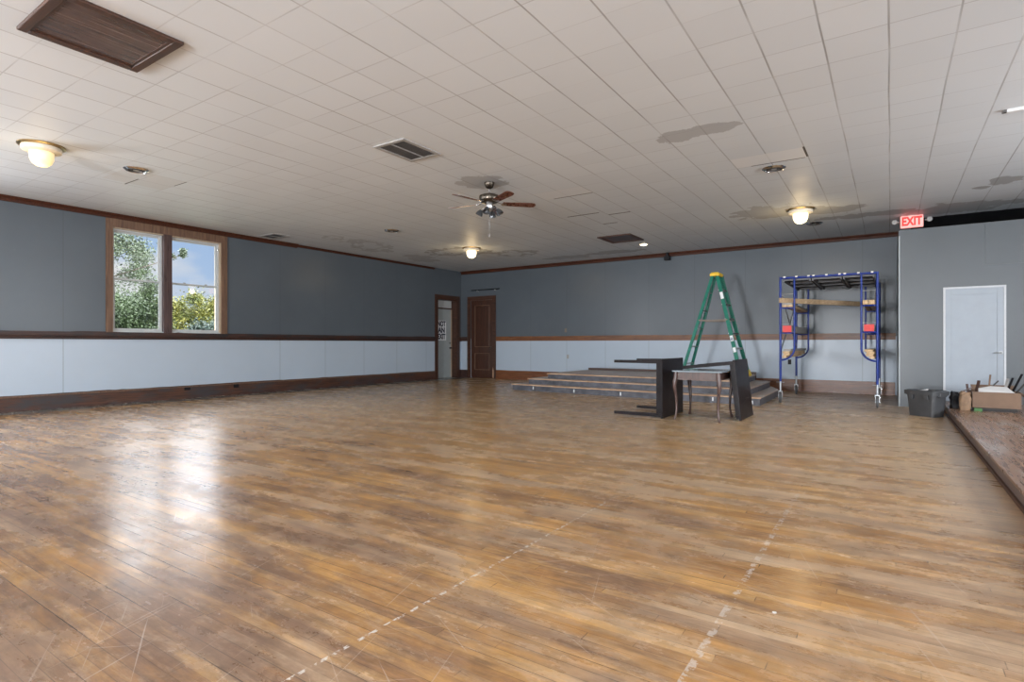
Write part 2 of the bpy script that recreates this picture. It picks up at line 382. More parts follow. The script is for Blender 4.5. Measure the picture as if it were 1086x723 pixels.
M['tote_in'] = plain('tote_contents', (0.30, 0.31, 0.32), 0.6, var=0.5, scale=18)
M['cardboard'] = plain('brown_cardboard', (0.17, 0.105, 0.068), 0.75, var=0.12, scale=6)
M['kraft'] = plain('kraft_paper', (0.22, 0.14, 0.085), 0.75, var=0.3, scale=14, bump=0.6)
M['foam'] = plain('white_foam_board', (0.62, 0.61, 0.60), 0.7, var=0.05)
M['greenbook'] = plain('green_sheet', (0.045, 0.13, 0.035), 0.6)
M['grille'] = plain('vent_slat_grey', (0.36, 0.355, 0.345), 0.5)
M['grille_dark'] = plain('vent_dark_grey', (0.09, 0.087, 0.085), 0.7)  # dark grey for vent backings, slats, cones and the batten cap
M['white'] = plain('white_paint', (0.72, 0.73, 0.73), 0.45, var=0.05)
M['chrome'] = plain('chrome', (0.75, 0.75, 0.75), 0.12, 1.0)
M['shade_glass'] = plain('smoked_glass', (0.05, 0.055, 0.06), 0.08, 0.0)
M['milk'] = plain('lit_milk_glass', (0.9, 0.85, 0.7), 0.3, emit=(1.0, 0.80, 0.48), es=3.2)
M['milk_dim'] = plain('dim_milk_glass', (0.9, 0.80, 0.55), 0.3, emit=(1.0, 0.74, 0.33), es=0.62)
M['spot'] = plain('lit_spot_lens', (0.9, 0.9, 0.8), 0.3, emit=(1.0, 0.90, 0.66), es=5.0)
M['cream'] = plain('cream_glass_rim', (0.80, 0.72, 0.58), 0.3)
M['exit_face'] = plain('lit_exit_face', (0.85, 0.45, 0.42), 0.4, emit=(1.0, 0.34, 0.30), es=0.75)
M['exit_red'] = plain('lit_red_letters', (0.8, 0.02, 0.02), 0.4, emit=(1.0, 0.04, 0.03), es=0.9)
M['ink'] = plain('dark_blue_ink', (0.012, 0.018, 0.045), 0.6)
M['paper'] = plain('white_paper', (0.80, 0.82, 0.84), 0.6, var=0.03)
M['blade'] = wood('reddish_fan_blade', (0.060, 0.020, 0.013), (0.15, 0.052, 0.032), 0.28, (10, 10, 1))
M['hatch'] = wood('grey_brown_hatch_door', (0.045, 0.026, 0.020), (0.14, 0.085, 0.065), 0.25, (22, 0.8, 1), scale=1.6)
M['bark'] = wood('bark', (0.05, 0.038, 0.028), (0.13, 0.10, 0.08), 0.9, (6, 6, 1))

def leafmat(name, a, b):
    t = NT(name); P, px, py, pz = t.pos()
    n = t.noise(P, 1.4, 4, 0.7)
    t.col(t.ramp(n, [(0.32, a), (0.66, b)])); t.rough(0.6)
    t.b.inputs['Subsurface Weight'].default_value = 0.0
    return t.m
M['leaf'] = leafmat('mid_green_leaves', (0.014, 0.030, 0.010), (0.055, 0.085, 0.028))
M['leaf_pale'] = leafmat('pale_green_leaves', (0.025, 0.042, 0.020), (0.075, 0.10, 0.050))
M['leaf_yellow'] = leafmat('yellow_green_leaves', (0.035, 0.06, 0.006), (0.17, 0.155, 0.014))
M['leaf_blue'] = leafmat('dark_bluish_leaves', (0.012, 0.027, 0.019), (0.04, 0.065, 0.048))
M['grass'] = plain('mown_grass', (0.10, 0.115, 0.08), 0.9, var=0.4, scale=3)

t = NT('window_glass'); t.t.nodes.remove(t.b)
tr = t.n('ShaderNodeBsdfTransparent'); gl = t.n('ShaderNodeBsdfGlossy'); gl.inputs['Roughness'].default_value = 0.02
fr = t.n('ShaderNodeFresnel'); fr.inputs['IOR'].default_value = 1.45; mx = t.n('ShaderNodeMixShader')
t.l(fr.outputs[0], mx.inputs[0]); t.l(tr.outputs[0], mx.inputs[1]); t.l(gl.outputs[0], mx.inputs[2]); t.l(mx.outputs[0], t.out.inputs[0])
M['glass'] = t.m

# ------------------------------------------------------------------ mesh helpers
def frame_of(d):
    d = Vector(d).normalized(); a = Vector((0, 0, 1)) if abs(d.z) < 0.9 else Vector((1, 0, 0))
    u = d.cross(a).normalized(); return u, d.cross(u).normalized(), d

class MB:
    """collects shapes in world space; build() links them as one mesh with its origin at `at`"""
    def __init__(s): s.v = []; s.f = []
    def add(s, vs, fs):
        o = len(s.v); s.v += [tuple(v) for v in vs]; s.f += [tuple(i + o for i in f) for f in fs]; return s
    def box(s, x0, x1, y0, y1, z0, z1):
        vs = [(x, y, z) for z in (z0, z1) for y in (y0, y1) for x in (x0, x1)]
        return s.add(vs, [(0, 2, 3, 1), (4, 5, 7, 6), (0, 1, 5, 4), (2, 6, 7, 3), (0, 4, 6, 2), (1, 3, 7, 5)])
    def obox(s, c, ax, ay, az, hx, hy, hz):
        c = Vector(c); ax, ay, az = Vector(ax).normalized() * hx, Vector(ay).normalized() * hy, Vector(az).normalized() * hz
        vs = [c + ax * i + ay * j + az * k for k in (-1, 1) for j in (-1, 1) for i in (-1, 1)]
        return s.add(vs, [(0, 2, 3, 1), (4, 5, 7, 6), (0, 1, 5, 4), (2, 6, 7, 3), (0, 4, 6, 2), (1, 3, 7, 5)])
    def bar(s, a, b, w, h, up=(0, 0, 1)):
        a, b = Vector(a), Vector(b); d = (b - a).normalized(); up = Vector(up)
        side = d.cross(up).normalized(); up2 = side.cross(d).normalized()
        return s.obox((a + b) / 2, d, side, up2, (b - a).length / 2, w / 2, h / 2)
    def tube(s, pts, r, n=10, caps=True):
        pts = [Vector(p) for p in pts]; rs = r if isinstance(r, (list, tuple)) else [r] * len(pts)
        rings = []; u = None
        for i, p in enumerate(pts):
            d = (pts[min(i + 1, len(pts) - 1)] - pts[max(i - 1, 0)]).normalized()
            if u is None: u, v, _ = frame_of(d)
            else: u = (u - d * u.dot(d)).normalized(); v = d.cross(u).normalized()
            rings.append([p + (u * math.cos(2 * math.pi * k / n) + v * math.sin(2 * math.pi * k / n)) * rs[i] for k in range(n)])
        vs = [q for g in rings for q in g]; fs = []
        for i in range(len(rings) - 1):
            for k in range(n):
                fs.append((i * n + k, i * n + (k + 1) % n, (i + 1) * n + (k + 1) % n, (i + 1) * n + k))
        if caps: fs += [tuple(range(n))[::-1], tuple((len(rings) - 1) * n + k for k in range(n))]
        return s.add(vs, fs)
    def lathe(s, c, prof, n=28, axis=(0, 0, 1)):
        c = Vector(c); u, v, d = frame_of(axis); vs = []; fs = []
        for (r, z) in prof:
            for k in range(n):
                a = 2 * math.pi * k / n; vs.append(c + d * z + (u * math.cos(a) + v * math.sin(a)) * r)
        for i in range(len(prof) - 1):
            for k in range(n):
                fs.append((i * n + k, i * n + (k + 1) % n, (i + 1) * n + (k + 1) % n, (i + 1) * n + k))
        if prof[0][0] > 1e-4: fs.append(tuple(range(n))[::-1])
        if prof[-1][0] > 1e-4: fs.append(tuple((len(prof) - 1) * n + k for k in range(n)))
        return s.add(vs, fs)
    def prism(s, poly, z0, z1):
        n = len(poly); vs = [(x, y, z0) for x, y in poly] + [(x, y, z1) for x, y in poly]
        fs = [tuple(range(n))[::-1], tuple(range(n, 2 * n))] + [(i, (i + 1) % n, n + (i + 1) % n, n + i) for i in range(n)]
        return s.add(vs, fs)
    def profile(s, poly, a, b, axis):
        """extrude a (depth, z) outline along x or y from a to b"""
        n = len(poly)
        if axis == 'x': vs = [(a, d, z) for d, z in poly] + [(b, d, z) for d, z in poly]
        else: vs = [(d, a, z) for d, z in poly] + [(d, b, z) for d, z in poly]
        fs = [tuple(range(n))[::-1], tuple(range(n, 2 * n))] + [(i, (i + 1) % n, n + (i + 1) % n, n + i) for i in range(n)]
        return s.add(vs, fs)
    def build(s, name, mat, parent=None, at=None, smooth=False, bevel=0.0):
        if at is None:
            if parent is not None: at = Vector(WORLD.get(parent, (0, 0, 0)))
            else:
                xs = [v[0] for v in s.v]; ys = [v[1] for v in s.v]; zs = [v[2] for v in s.v]
                at = Vector(((min(xs) + max(xs)) / 2, (min(ys) + max(ys)) / 2, min(zs)))
        at = Vector(at)
        me = bpy.data.meshes.new(name)
        me.from_pydata([tuple(Vector(v) - at) for v in s.v], [], s.f)
        bm = bmesh.new(); bm.from_mesh(me); bmesh.ops.recalc_face_normals(bm, faces=bm.faces); bm.to_mesh(me); bm.free()
        if smooth:
            for p in me.polygons: p.use_smooth = True
        me.materials.append(M[mat] if isinstance(mat, str) else mat)
        o = bpy.data.objects.new(name, me); COL.objects.link(o)
        WORLD[o] = at
        if parent is not None: o.parent = parent; o.location = at - Vector(WORLD[parent])
        else: o.location = at
        if bevel:
            b = o.modifiers.new('bevel', 'BEVEL'); b.width = bevel; b.segments = 2; b.limit_method = 'ANGLE'
        if smooth:
            e = o.modifiers.new('edges', 'EDGE_SPLIT'); e.split_angle = R(42)
        return o
WORLD = {}
def tag(o, label, cat, group=None):
    o['label'] = label; o['category'] = cat
    if group: o['group'] = group
    return o
def struct(o): o['kind'] = 'structure'; return o
def empty(name, loc, label=None, cat=None, group=None):
    o = bpy.data.objects.new(name, None); COL.objects.link(o); o.location = loc; WORLD[o] = Vector(loc)
    o.empty_display_size = 0.1
    if label: tag(o, label, cat, group)
    return o
def dup(root, loc, label):
    r = root.copy(); COL.objects.link(r); r.location = loc; r['label'] = label; WORLD[r] = Vector(loc)
    for ch in list(root.children):
        c = ch.copy(); COL.objects.link(c); c.parent = r
        for g in list(ch.children):
            d = g.copy(); COL.objects.link(d); d.parent = c
    return r
def text_mesh(name, body, size, mat, parent, loc, xdir, updir, extrude=0.002, squash=1.0, align='CENTER'):
    cu = bpy.data.curves.new(name, 'FONT'); cu.body = body; cu.size = size; cu.extrude = extrude
    cu.align_x = align; cu.align_y = 'CENTER'; cu.offset = size * 0.042
    tmp = bpy.data.objects.new(name + '_tmp', cu); COL.objects.link(tmp)
    bpy.context.view_layer.update()
    me = bpy.data.meshes.new_from_object(tmp.evaluated_get(bpy.context.evaluated_depsgraph_get()))
    bpy.data.objects.remove(tmp)
    xd, ud = Vector(xdir).normalized(), Vector(updir).normalized(); nd = xd.cross(ud)
    mt = Matrix((xd * squash, ud, nd)).transposed()
    for v in me.vertices: v.co = mt @ v.co
    me.materials.clear(); me.materials.append(M[mat])
    o = bpy.data.objects.new(name, me); COL.objects.link(o)
    o.parent = parent; o.location = Vector(loc) - Vector(WORLD[parent]); WORLD[o] = Vector(loc)
    return o

# ------------------------------------------------------------------ room shell
WT = 0.26
XO = XL - WT
struct(MB().box(XO, XR + WT, YR - WT, YB + WT, -0.12, 0.0).build('floor', 'floor', at=(0, 0, 0)))
struct(MB().box(XO, XR + WT, YR - WT, YB + WT, ZC, ZC + 0.12).build('ceiling', 'ceiling', at=(0, 0, ZC)))
# left wall with its openings (y0, y1, z0, z1)
def wall_y(name, mat, xa, xb, y0, y1, holes):
    """wall running along Y"""
    m = MB(); ys = y0
    for (a, b, c, d) in sorted(holes):
        m.box(xa, xb, ys, a, 0, ZC)
        if c > 0: m.box(xa, xb, a, b, 0, c)
        m.box(xa, xb, a, b, d, ZC); ys = b
    m.box(xa, xb, ys, y1, 0, ZC)
    return struct(m.build(name, mat, at=(0, 0, 0)))
def wall_x(name, mat, ya, yb, x0, x1, holes):
    m = MB(); xs = x0
    for (a, b, c, d) in sorted(holes):
        m.box(xs, a, ya, yb, 0, ZC)
        if c > 0: m.box(a, b, ya, yb, 0, c)
        m.box(a, b, ya, yb, d, ZC); xs = b
    m.box(xs, x1, ya, yb, 0, ZC)
    return struct(m.build(name, mat, at=(0, 0, 0)))
WIN = (4.44, 6.46, 1.32, 3.25)
LD = (13.36, 14.30, 0.0, 2.53)
wall_y('wall_left', 'wall_left', XO, XL, YR, YB, [(a, b, 1.32, 3.25) for a, b, _p in ADDED_WIN_L] + [WIN, LD])
wall_x('wall_back', 'wall_back', YB, YB + WT, XL, XR, [(-11.42, -10.53, 0, 2.52)])
wall_y('wall_right', 'wall_plain', XR, XR + WT, YR, YB, [(a, b, 1.32, 3.25) for a, b, _p in ADDED_WIN_R])
wall_x('wall_rear', 'wall_plain', YR - WT, YR, XL, XR, [(a, b, 1.32, 3.25) for a, b, _p in ADDED_WIN_B] + [(-3.2, -1.5, 0.0, 2.3)])
# corner partition that stops short of the ceiling
BX, BY, BZ = 0.126, 12.042, 3.105
struct(MB().box(BX, XR, BY, YB, 0, BZ).build('wall_partition', 'wall_block', at=(0, 0, 0)))
m = MB().box(1.305, 2.6, BY - 0.008, BY, 2.402, BZ - 0.004)
struct(m.build('trim_1', 'wall_block', at=(1.9, BY, 2.4)))
m = MB().box(BX - 0.012, BX, BY - 0.012, BY + 0.05, 0, 3.0).box(BX - 0.012, BX + 0.02, BY - 0.012, BY, 0, 3.0)
struct(m.build('trim_2', 'door_grey', at=(BX, BY, 0)))

# chair rails, crown mouldings, baseboards (ragged upper edges like the torn originals)
def ragged_y(x_in, depth, y0, y1, z0, z1, amp, seed, sgn=1, step=0.11):
    """board on a wall along Y, upper edge broken"""
    r = random.Random(seed); m = MB(); y = y0; prev = 0
    n = max(1, int((y1 - y0) / step)); zs = []
    lvl = 0.0
    for i in range(n + 1):
        if r.random() < 0.22: lvl = r.uniform(-amp, amp)
        zs.append(lvl + r.uniform(-amp, amp) * 0.25)
    for i in range(n):
        ya, yb = y0 + (y1 - y0) * i / n, y0 + (y1 - y0) * (i + 1) / n
        za, zb = z1 + zs[i], z1 + zs[i + 1]
        x0, x1 = x_in, x_in + depth * sgn
        vs = [(x0, ya, z0), (x1, ya, z0), (x1, ya, za), (x0, ya, za), (x0, yb, z0), (x1, yb, z0), (x1, yb, zb), (x0, yb, zb)]
        fs = [(0, 1, 5, 4), (1, 2, 6, 5), (2, 3, 7, 6)]
        if i == 0: fs.append((0, 3, 2, 1))
        if i == n - 1: fs.append((4, 5, 6, 7))
        m.add(vs, fs)
    return m
def swap(m):
    m.v = [(b, a, c) for a, b, c in m.v]; return m
k = 3
def trim(m, mat):
    global k
    o = struct(m.build('trim_%d' % k, mat)); k += 1; return o
# left chair rail, doubling as the window stool
for a, b in ((YR, WIN[0] - 0.11), (WIN[0] - 0.11, WIN[1] + 0.14), (WIN[1] + 0.14, LD[0] - 0.13), (LD[1] + 0.13, YB)):
    trim(ragged_y(XL, 0.028, a, b, 1.185, 1.325, 0.008, int(a * 10) + 50), 'rail_left')
trim(MB().profile([(XL + 0.028, 1.21), (XL + 0.045, 1.215), (XL + 0.05, 1.24), (XL + 0.028, 1.25)], YR, LD[0] - 0.13, 'y'), 'rail_left')
# back chair rail
trim(swap(ragged_y(YB, 0.028, -10.39, 0.10, 1.195, 1.335, 0.005, 5, -1, 0.3)), 'rail_back')
trim(swap(ragged_y(YB, 0.026, XL + 0.03, -11.56, 1.195, 1.335, 0.004, 6, -1, 0.3)), 'rail_left')
# crown mouldings: a stepped cove
cr_y = [(XL, ZC), (XL + 0.07, ZC), (XL + 0.065, ZC - 0.02), (XL + 0.035, ZC - 0.045), (XL + 0.025, ZC - 0.085), (XL, ZC - 0.09)]
trim(MB().profile(cr_y, YR, 8.3, 'y'), 'crown')
cr_y2 = [(XL, ZC - 0.008), (XL + 0.045, ZC - 0.008), (XL + 0.03, ZC - 0.04), (XL, ZC - 0.065)]
trim(MB().profile(cr_y2, 8.3, 13.2, 'y'), 'crown')
cr_x = [(YB, ZC), (YB - 0.07, ZC), (YB - 0.065, ZC - 0.02), (YB - 0.035, ZC - 0.05), (YB - 0.025, ZC - 0.095), (YB, ZC - 0.10)]
trim(MB().profile(cr_x, XL + 0.02, XR, 'x'), 'crown')
# baseboards
bb = struct(ragged_y(XL, 0.024, YR, LD[0] - 0.13, 0.0, 0.262, 0.006, 11).build('baseboard_left', 'trim_worn'))
cap = ragged_y(XL + 0.024, 0.016, YR, LD[0] - 0.13, 0.225, 0.247, 0.004, 12)
struct(cap.build('trim_%d' % k, 'casing'))
bb2 = struct(swap(ragged_y(YB, 0.026, -10.39, 0.09, 0.0, 0.275, 0.010, 13, -1, 0.25)).build('baseboard_back', 'base_back'))
struct(MB().box(XL + 0.025, -11.56, YB - 0.024, YB, 0, 0.25).build('baseboard_corner', 'rail_left'))
struct(ragged_y(XL, 0.024, LD[1] + 0.13, YB, 0.0, 0.25, 0.004, 14).build('baseboard_left_end', 'rail_left'))

# ------------------------------------------------------------------ the twin window
def part_s(mb, name, mat, parent, **kw): return mb.build(name, mat, parent, **kw)
def twin_window(name, y0, y1):
    w = struct(empty(name, (XL, (y0 + y1) / 2, 1.32)))
    z0, z1 = 1.32, 3.25; ym = (y0 + y1) / 2 - 0.06
    # outer casing: left jamb board, header, right jamb board
    MB().box(XL, XL + 0.03, y0 - 0.105, y0, z0, z1 + 0.15).build('casing_board', 'casing', w)
    MB().box(XL, XL + 0.03, y1, y1 + 0.12, z0, z1 + 0.15).build('casing_board', 'casing', w)
    MB().box(XL, XL + 0.034, y0, y1, z1, z1 + 0.15).build('header_board', 'casing', w)
    MB().box(XL - 0.20, XL + 0.025, ym - 0.075, ym + 0.075, z0, z1).build('mullion', 'mullion', w)
    # pale jamb linings inside the opening
    MB().box(XL - 0.24, XL, y0, y0 + 0.018, z0, z1).build('jamb', 'pine', w)
    MB().box(XL - 0.24, XL, y1 - 0.018, y1, z0, z1).build('jamb', 'pine', w)
    MB().box(XL - 0.24, XL, y0 + 0.018, ym - 0.075, z1 - 0.018, z1).box(XL - 0.24, XL, ym + 0.075, y1 - 0.018, z1 - 0.018, z1).build('head_lining', 'pine', w)
    MB().box(XL - 0.24, XL, y0 + 0.018, ym - 0.075, z0, z0 + 0.02).box(XL - 0.24, XL, ym + 0.075, y1 - 0.018, z0, z0 + 0.02).build('sill', 'vinyl', w)
    zm = 2.31
    for a, b in ((y0 + 0.018, ym - 0.075), (ym + 0.075, y1 - 0.018)):
        f = MB(); x0, x1 = XL - 0.16, XL - 0.06
        f.box(x0, x1, a, a + 0.022, z0 + 0.02, z1 - 0.018).box(x0, x1, b - 0.022, b, z0 + 0.02, z1 - 0.018)
        f.box(x0, x1, a + 0.022, b - 0.022, z1 - 0.048, z1 - 0.018).box(x0, x1, a + 0.022, b - 0.022, z0 + 0.02, z0 + 0.045)
        f.build('window_frame', 'vinyl', w)
        for (za, zb, xs) in ((zm - 0.018, z1 - 0.048, XL - 0.135), (z0 + 0.045, zm + 0.018, XL - 0.10)):
            s_ = MB(); ya, yb = a + 0.022, b - 0.022; t_ = 0.028
            s_.box(xs, xs + 0.03, ya, ya + t_, za, zb).box(xs, xs + 0.03, yb - t_, yb, za, zb)
            s_.box(xs, xs + 0.03, ya + t_, yb - t_, zb - t_, zb).box(xs, xs + 0.03, ya + t_, yb - t_, za, za + t_)
            so = s_.build('sash', 'vinyl', w)
            MB().box(xs + 0.012, xs + 0.018, ya + t_, yb - t_, za + t_, zb - t_).build('pane', 'glass', so)
        for q in (0.28, 0.72):
            yy = a + (b - a) * q
            MB().box(XL - 0.07, XL - 0.045, yy - 0.02, yy + 0.02, zm + 0.018, zm + 0.034).build('sash_lock', 'grille', w)
    return w
twin_window('window_1', WIN[0], WIN[1])
# hook on the right jamb
ho = MB().tube([(XL - 0.055, WIN[1] - 0.018, 3.12), (XL - 0.055, WIN[1] - 0.04, 3.12), (XL - 0.055, WIN[1] - 0.05, 3.09), (XL - 0.055, WIN[1] - 0.04, 3.07)], 0.006, 6)
tag(ho.build('curtain_hook', 'chrome', smooth=True), 'small shiny hook high on the right jamb of the window', 'hook')
# frames of the added windows that only light the room (outside the picture)
def added_window_frame(name, c, along, a, b):
    m = MB(); z0, z1 = 1.32, 3.25
    for (p, q) in ((a, a + 0.06), (b - 0.06, b), ((a + b) / 2 - 0.04, (a + b) / 2 + 0.04)):
        if along == 'y': m.box(c - 0.03, c + 0.03, p, q, z0, z1)
        else: m.box(p, q, c - 0.03, c + 0.03, z0, z1)
    if along == 'y': m.box(c - 0.03, c + 0.03, a, b, z0, z0 + .06).box(c - 0.03, c + 0.03, a, b, z1 - .06, z1)
    else: m.box(a, b, c - 0.03, c + 0.03, z0, z0 + .06).box(a, b, c - 0.03, c + 0.03, z1 - .06, z1)
    struct(m.build(name, 'vinyl'))
n_ = 2  # the added windows take the numbers after the visible one
for a, b, _p in ADDED_WIN_L: added_window_frame('window_%d' % n_, XL + 0.0, 'y', a, b); n_ += 1
for a, b, _p in ADDED_WIN_R: added_window_frame('window_%d' % n_, XR - 0.0, 'y', a, b); n_ += 1
for a, b, _p in ADDED_WIN_B: added_window_frame('window_%d' % n_, YR - 0.0, 'x', a, b); n_ += 1

struct(MB().box(-3.2, -3.12, YR - 0.03, YR + 0.03, 0, 2.3).box(-1.58, -1.5, YR - 0.03, YR + 0.03, 0, 2.3).box(-2.38, -2.32, YR - 0.03, YR + 0.03, 0, 2.22).box(-3.12, -1.58, YR - 0.03, YR + 0.03, 2.22, 2.3).build('added_rear_door', 'vinyl'))  # frame of the added double door around the rear lamp
# ------------------------------------------------------------------ doors
# door_1: pale grey door with transom, deep in the left wall
d1 = struct(empty('door_1', (XL, 13.83, 0)))
a, b, zt = LD[0], LD[1], LD[3]
MB().box(XL, XL + 0.03, a - 0.13, a, 0, zt + 0.13).build('casing_board', 'trim', d1)
MB().box(XL, XL + 0.03, b, b + 0.13, 0, zt + 0.13).build('casing_board', 'trim', d1)
MB().box(XL, XL + 0.034, a, b, zt, zt + 0.13).build('header_board', 'trim', d1)
MB().box(XL - 0.24, XL, a, a + 0.02, 0, zt).box(XL - 0.24, XL, b - 0.02, b, 0, zt).box(XL - 0.24, XL, a + 0.02, b - 0.02, zt - 0.02, zt).build('jamb', 'trim', d1)
xd = XL - 0.20
struct(MB().box(XO, XO + 0.01, a, b, 0.0, zt).build('added_door_backing', 'trim'))  # added unseen backing, keeps outdoor light from showing round the door
sl = MB().box(xd - 0.045, xd, a + 0.02, b - 0.02, 0.003, 2.23).build('door_slab', 'door_grey', d1)
MB().box(xd - 0.03, xd + 0.012, b - 0.065, b - 0.02, 0.012, 2.23).build('door_stop', 'pine', d1)
MB().box(xd - 0.045, xd + 0.02, a + 0.02, b - 0.02, 2.23, 2.275).build('transom_bar', 'trim', d1)
tp_ = MB().box(xd - 0.03, xd - 0.01, a + 0.02, b - 0.02, 2.275, zt - 0.02).build('transom_panel', 'vinyl', d1)
kn = MB().lathe((xd, 14.19, 0.97), [(0.028, 0), (0.028, 0.006), (0.01, 0.012), (0.01, 0.035), (0.027, 0.045), (0.024, 0.068), (0.0, 0.075)], 16, (1, 0, 0))
kn.lathe((xd, 14.19, 1.13), [(0.022, 0), (0.022, 0.01), (0.0, 0.012)], 14, (1, 0, 0)).build('door_knob', 'black', sl, smooth=True)
sg = MB().box(xd + 0.001, xd + 0.004, 13.54, 14.0, 1.215, 1.86).build('paper_sign', 'paper')
tag(sg, 'white paper sign with dark NOT AN EXIT lettering on the pale grey door', 'sign')
for i, w_ in enumerate(('NOT', 'AN', 'EXIT')):
    text_mesh('lettering', w_, 0.235, 'ink', sg, (xd + 0.0055, 13.775, 1.745 - i * 0.205), (0, 1, 0), (0, 0, 1), 0.0012, 0.76 if i != 1 else 0.95)
# door_2: brown two-panel door in the back wall
d2 = struct(empty('door_2', (-10.975, YB, 0)))
x0, x1, zt = -11.42, -10.53, 2.52
MB().box(x0 - 0.125, x0, YB - 0.03, YB, 0, zt + 0.13).build('casing_board', 'trim', d2)
rc = MB().box(x1, x1 + 0.13, YB - 0.03, YB, 0, zt + 0.13)
rc.build('casing_board', 'trim', d2)
MB().box(x0, x1, YB - 0.034, YB, zt, zt + 0.13).build('header_board', 'trim', d2)
yd = YB + 0.02
struct(MB().box(x0, x1, YB + 0.08, YB + 0.12, 0, zt).build('added_door_backing', 'trim'))  # added backing that closes the light gap behind the brown door
s_ = MB(); st_ = 0.14
s_.box(x0, x0 + st_, yd, yd + 0.045, 0.01, zt).box(x1 - st_, x1, yd, yd + 0.045, 0.01, zt)
s_.box(x0 + st_, x1 - st_, yd, yd + 0.045, zt - 0.16, zt).box(x0 + st_, x1 - st_, yd, yd + 0.045, 0.01, 0.26).box(x0 + st_, x1 - st_, yd, yd + 0.045, 0.80, 1.00)
slab = s_.build('door_slab', 'door_brown', d2)
for (za, zb) in ((0.26, 0.80), (1.00, zt - 0.16)):
    p_ = MB().box(x0 + st_, x1 - st_, yd + 0.025, yd + 0.04, za, zb).box(x0 + st_ + 0.05, x1 - st_ - 0.05, yd + 0.010, yd + 0.03, za + 0.05, zb - 0.05)
    p_.build('door_panel', 'door_brown', slab, bevel=0.004)
    q = MB()
    for (xa, xb, zc, zd) in ((x0 + st_, x0 + st_ + .018, za, zb), (x1 - st_ - .018, x1 - st_, za, zb), (x0 + st_, x1 - st_, za, za + .018), (x0 + st_, x1 - st_, zb - .018, zb)):
        q.box(xa, xb, yd - 0.004, yd + 0.03, zc, zd)
    q.build('panel_moulding', 'casing', slab, bevel=0.004)
MB().lathe((x1 - 0.07, yd, 0.98), [(0.026, 0), (0.026, 0.005), (0.01, 0.01), (0.01, 0.03), (0.026, 0.04), (0.02, 0.06), (0, 0.065)], 16, (0, -1, 0)).build('door_knob', 'bronze', slab, smooth=True)
# torn pale strip at the foot of the right casing
MB().add([(x1 + 0.005, YB - 0.033, 0.02), (x1 + 0.06, YB - 0.033, 0.02), (x1 + 0.055, YB - 0.033, 0.24), (x1 + 0.03, YB - 0.033, 0.36), (x1 + 0.012, YB - 0.033, 0.25),
          (x1 + 0.005, YB - 0.03, 0.02), (x1 + 0.06, YB - 0.03, 0.02), (x1 + 0.055, YB - 0.03, 0.24), (x1 + 0.03, YB - 0.03, 0.36), (x1 + 0.012, YB - 0.03, 0.25)],
         [(0, 1, 2, 3, 4), (5, 9, 8, 7, 6)] + [(i, 5 + i, 5 + (i + 1) % 5, (i + 1) % 5) for i in range(5)]).build('bare_wood_patch', 'nosing', d2)
# door_3: white door in the partition, standing on the stage
SZ = 0.13
d3 = struct(empty('door_3', (1.16, BY, SZ)))
m = MB().box(0.752, 0.782, BY - 0.018, BY, SZ, 2.06).box(1.535, 1.565, BY - 0.018, BY, SZ, 2.06).box(0.782, 1.535, BY - 0.018, BY, 2.03, 2.06)
m.build('casing', 'vinyl_dim', d3)
m = MB().box(0.782, 0.862, BY - 0.010, BY, SZ + 0.005, 2.03).box(1.455, 1.535, BY - 0.010, BY, SZ + 0.005, 2.03)
m.box(0.862, 1.455, BY - 0.010, BY, 1.93, 2.03).box(0.862, 1.455, BY - 0.010, BY, SZ + 0.005, SZ + 0.18)
m.box(0.862, 1.455, BY - 0.003, BY, SZ + 0.18, 1.93)
sl = m.build('door_slab', 'door_white', d3, bevel=0.002)
m = MB().lathe((1.500, BY - 0.010, 0.957), [(0.030, 0), (0.030, 0.008), (0.012, 0.012), (0.011, 0.045), (0, 0.05)], 16, (0, -1, 0))
m.tube([(1.500, BY - 0.052, 0.957), (1.45, BY - 0.055, 0.960), (1.40, BY - 0.050, 0.955)], 0.009, 8)
m.build('door_lever', 'dull_metal', sl, smooth=True)

# ------------------------------------------------------------------ stage at the right
st_o = empty('stage_platform', (2.9, 4.3, 0), 'low wooden stage along the right side with worn boards and a dark edge', 'stage')
SX = 0.735
MB().box(SX - 0.012, XR - 0.01, YR + 0.02, BY - 0.02, SZ - 0.024, SZ).build('deck_boards', 'stage_top', st_o, bevel=0.004)
MB().box(SX, SX + 0.02, YR + 0.02, BY - 0.02, 0.0, SZ - 0.024).box(SX + 0.02, XR - 0.01, YR + 0.02, YR + 0.06, 0, SZ - 0.024).build('riser', 'stage_riser', st_o)
MB().box(SX - 0.018, SX, YR + 0.02, BY - 0.02, 0.0, 0.028).build('shoe_moulding', 'trim', st_o)

